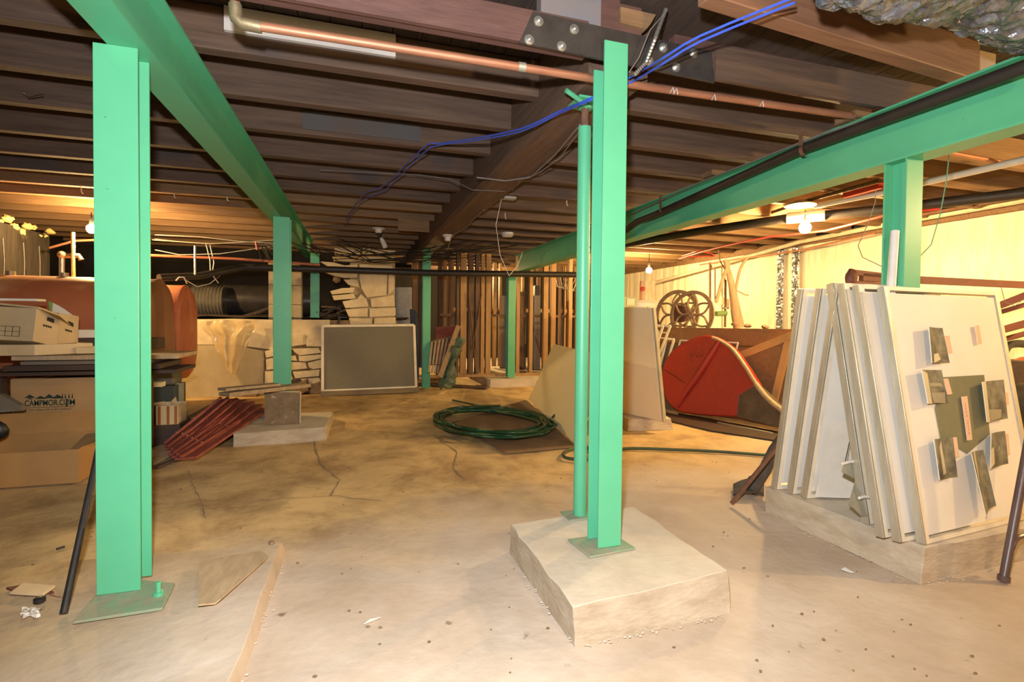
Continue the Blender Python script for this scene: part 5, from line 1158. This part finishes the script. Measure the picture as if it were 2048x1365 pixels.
# sticks and cloth left of the pad
r = root('bark_branch', Z(1530, 985), 'dark barky branch leaning on the left hand panels', 'branch')
make('limb', B().tube([Z(1505, 985, .02), Y(1530, 940, 2.5), Y(1548, 900, 2.45), Y(1566, 868, 2.4)], [.03, .034, .028, .02], 9).rough(.012, 14), BARK, r, smooth=40)
make('twig', B().tube([Y(1512, 950, 2.5), Y(1500, 955, 2.5), Y(1497, 960, 2.52)], .008, 5).rough(.004, 30), BARK, r)
tag(make('metal_stake', B().bar(Z(1463, 1008, .012), Y(1556, 893, 2.35), .012, .022), RUST), 'thin rusty metal stake leaning beside the bark branch', 'stake')
tag(make('folded_canvas', B().grid(lambda u, v: Z(1466+62*u, 976+24*v, .0)+V((0, 0, .02+.03*math.sin(u*3)*(1-v*.6)+.012*math.sin(v*14+u*2))), 22, 22), BARK, smooth=50), 'crumpled dark canvas at the corner of the right pad', 'canvas')

# ================================================================== FOREGROUND DEBRIS AND LEFT ROD
a = Z(127, 1234, .042); c = Y(187, 948, 2.36)
tag(make('black_rod', B().tube([a+V((0, 0, .01)), c, c+(c-a)*.35], .0115, 12), BLACKP), 'black rod leaning against the back of the near green column', 'rod')
tag(make('wood_tile', B().slab([Z(20, 1190, .052), Z(85, 1194, .052), Z(111, 1176, .052), Z(47, 1171, .052)], V((0, 0, .009))), mat('pale_birch', (.74, .56, .33), None, 6, rough=.6), bevel=.001), 'small pale wooden tile on the floor at lower left', 'tile')
tag(make('dark_shard', B().slab([Z(12, 1180, .042), Z(50, 1194, .042), Z(108, 1188, .042), Z(60, 1172, .042)], V((0, 0, .008))).rough(.003, 30), mat('maroon_shard', (.15, .05, .03), None, 6)), 'maroon shard under the pale wooden tile', 'shard')
q = Z(79, 1206, .045); tag(make('bottle_cap', B().lathe([(.013, 0), (.017, .004), (.017, .016), (.010, .02)], q, n=16), DARKW), 'black plastic cap beside the pale wooden tile', 'cap')
tag(make('crumpled_wrapper', B().grid(lambda u, v: Z(44+34*u, 1222+16*v, .048)+noise.noise_vector(V((u*5, v*5, 1)))*.014+V((0, 0, .008)), 8, 8), PAPER, smooth=10), 'crumpled pale wrapper near the black cap', 'wrapper')
tag(make('black_peg', B().cyl(Z(113, 1099, .006), Z(129, 1094, .006), .005, 8), DARKW), 'small black peg on the floor left of the near column', 'peg')
tag(make('copper_wire', B().tube([Z(100, 1190, .045), Z(112, 1193, .05), Z(124, 1195, .046)], .0018, 5), COPPER), 'short copper wire beside the rod foot', 'wire')
pl = [(396, 1213), (399, 1130), (450, 1116), (522, 1105), (536, 1114), (530, 1122), (441, 1201), (430, 1210)]
tag(make('plywood_piece', B().slab([Z(*p, .062+.01*(i % 3 == 0)) for i, p in enumerate(pl)], V((0, 0, .006))), PLY), 'cut plywood piece lying on the slab by the near column', 'plywood')
tag(make('stone_nut', B().ball(Z(543, 1086, .06), .012, 10, 7, (1.2, 1, .7), .12), MORTAR), 'small brown stone at the corner of the left slab', 'stone')
tag(make('white_shard', B().slab([Z(1682, 1140, .004), Z(1690, 1136, .010), Z(1708, 1147, .004), Z(1700, 1146, .004)], V((0, 0, .002))), WHITEP), 'white curved shard on the floor before the right pad', 'shard')
tag(make('white_flake', B().slab([Z(727, 1250, .002), Z(740, 1240, .004), Z(762, 1236, .002), Z(735, 1247, .002)], V((0, 0, .002))), PAPER), 'white paper flake on the middle of the floor', 'flake')
for k in range(150):
    px = random.uniform(10, 2040); py = random.uniform(900, 1360); q = Z(px, py)
    if q.y < .3: continue
    z_ = .004
    if k == 0: gb = B()
    gb.ball(q+V((0, 0, z_)), random.uniform(.0015, .0055), 5, 4, (1.5, 1, .5), .3)
tag(make('grit', gb, MORTAR), 'dark grit scattered over the concrete floor', 'grit', kind='stuff')
gb = B()
for k in range(170):
    t = random.random(); e = random.choice([((1018, 1103), (1150, 1291)), ((1150, 1291), (1462, 1222)), ((1530, 1022), (1842, 1166)), ((1842, 1166), (2040, 1125)), ((570, 1110), (480, 1365))])
    q = Z(e[0][0]+(e[1][0]-e[0][0])*t+random.gauss(0, 6), e[0][1]+(e[1][1]-e[0][1])*t+random.uniform(0, 14)); gb.ball(q+V((0, 0, .003)), random.uniform(.001, .0045), 6, 4, (1.3, 1, .6), .3)
tag(make('concrete_crumbs', gb, CONC), 'concrete crumbs along the feet of the pads', 'crumbs', kind='stuff')
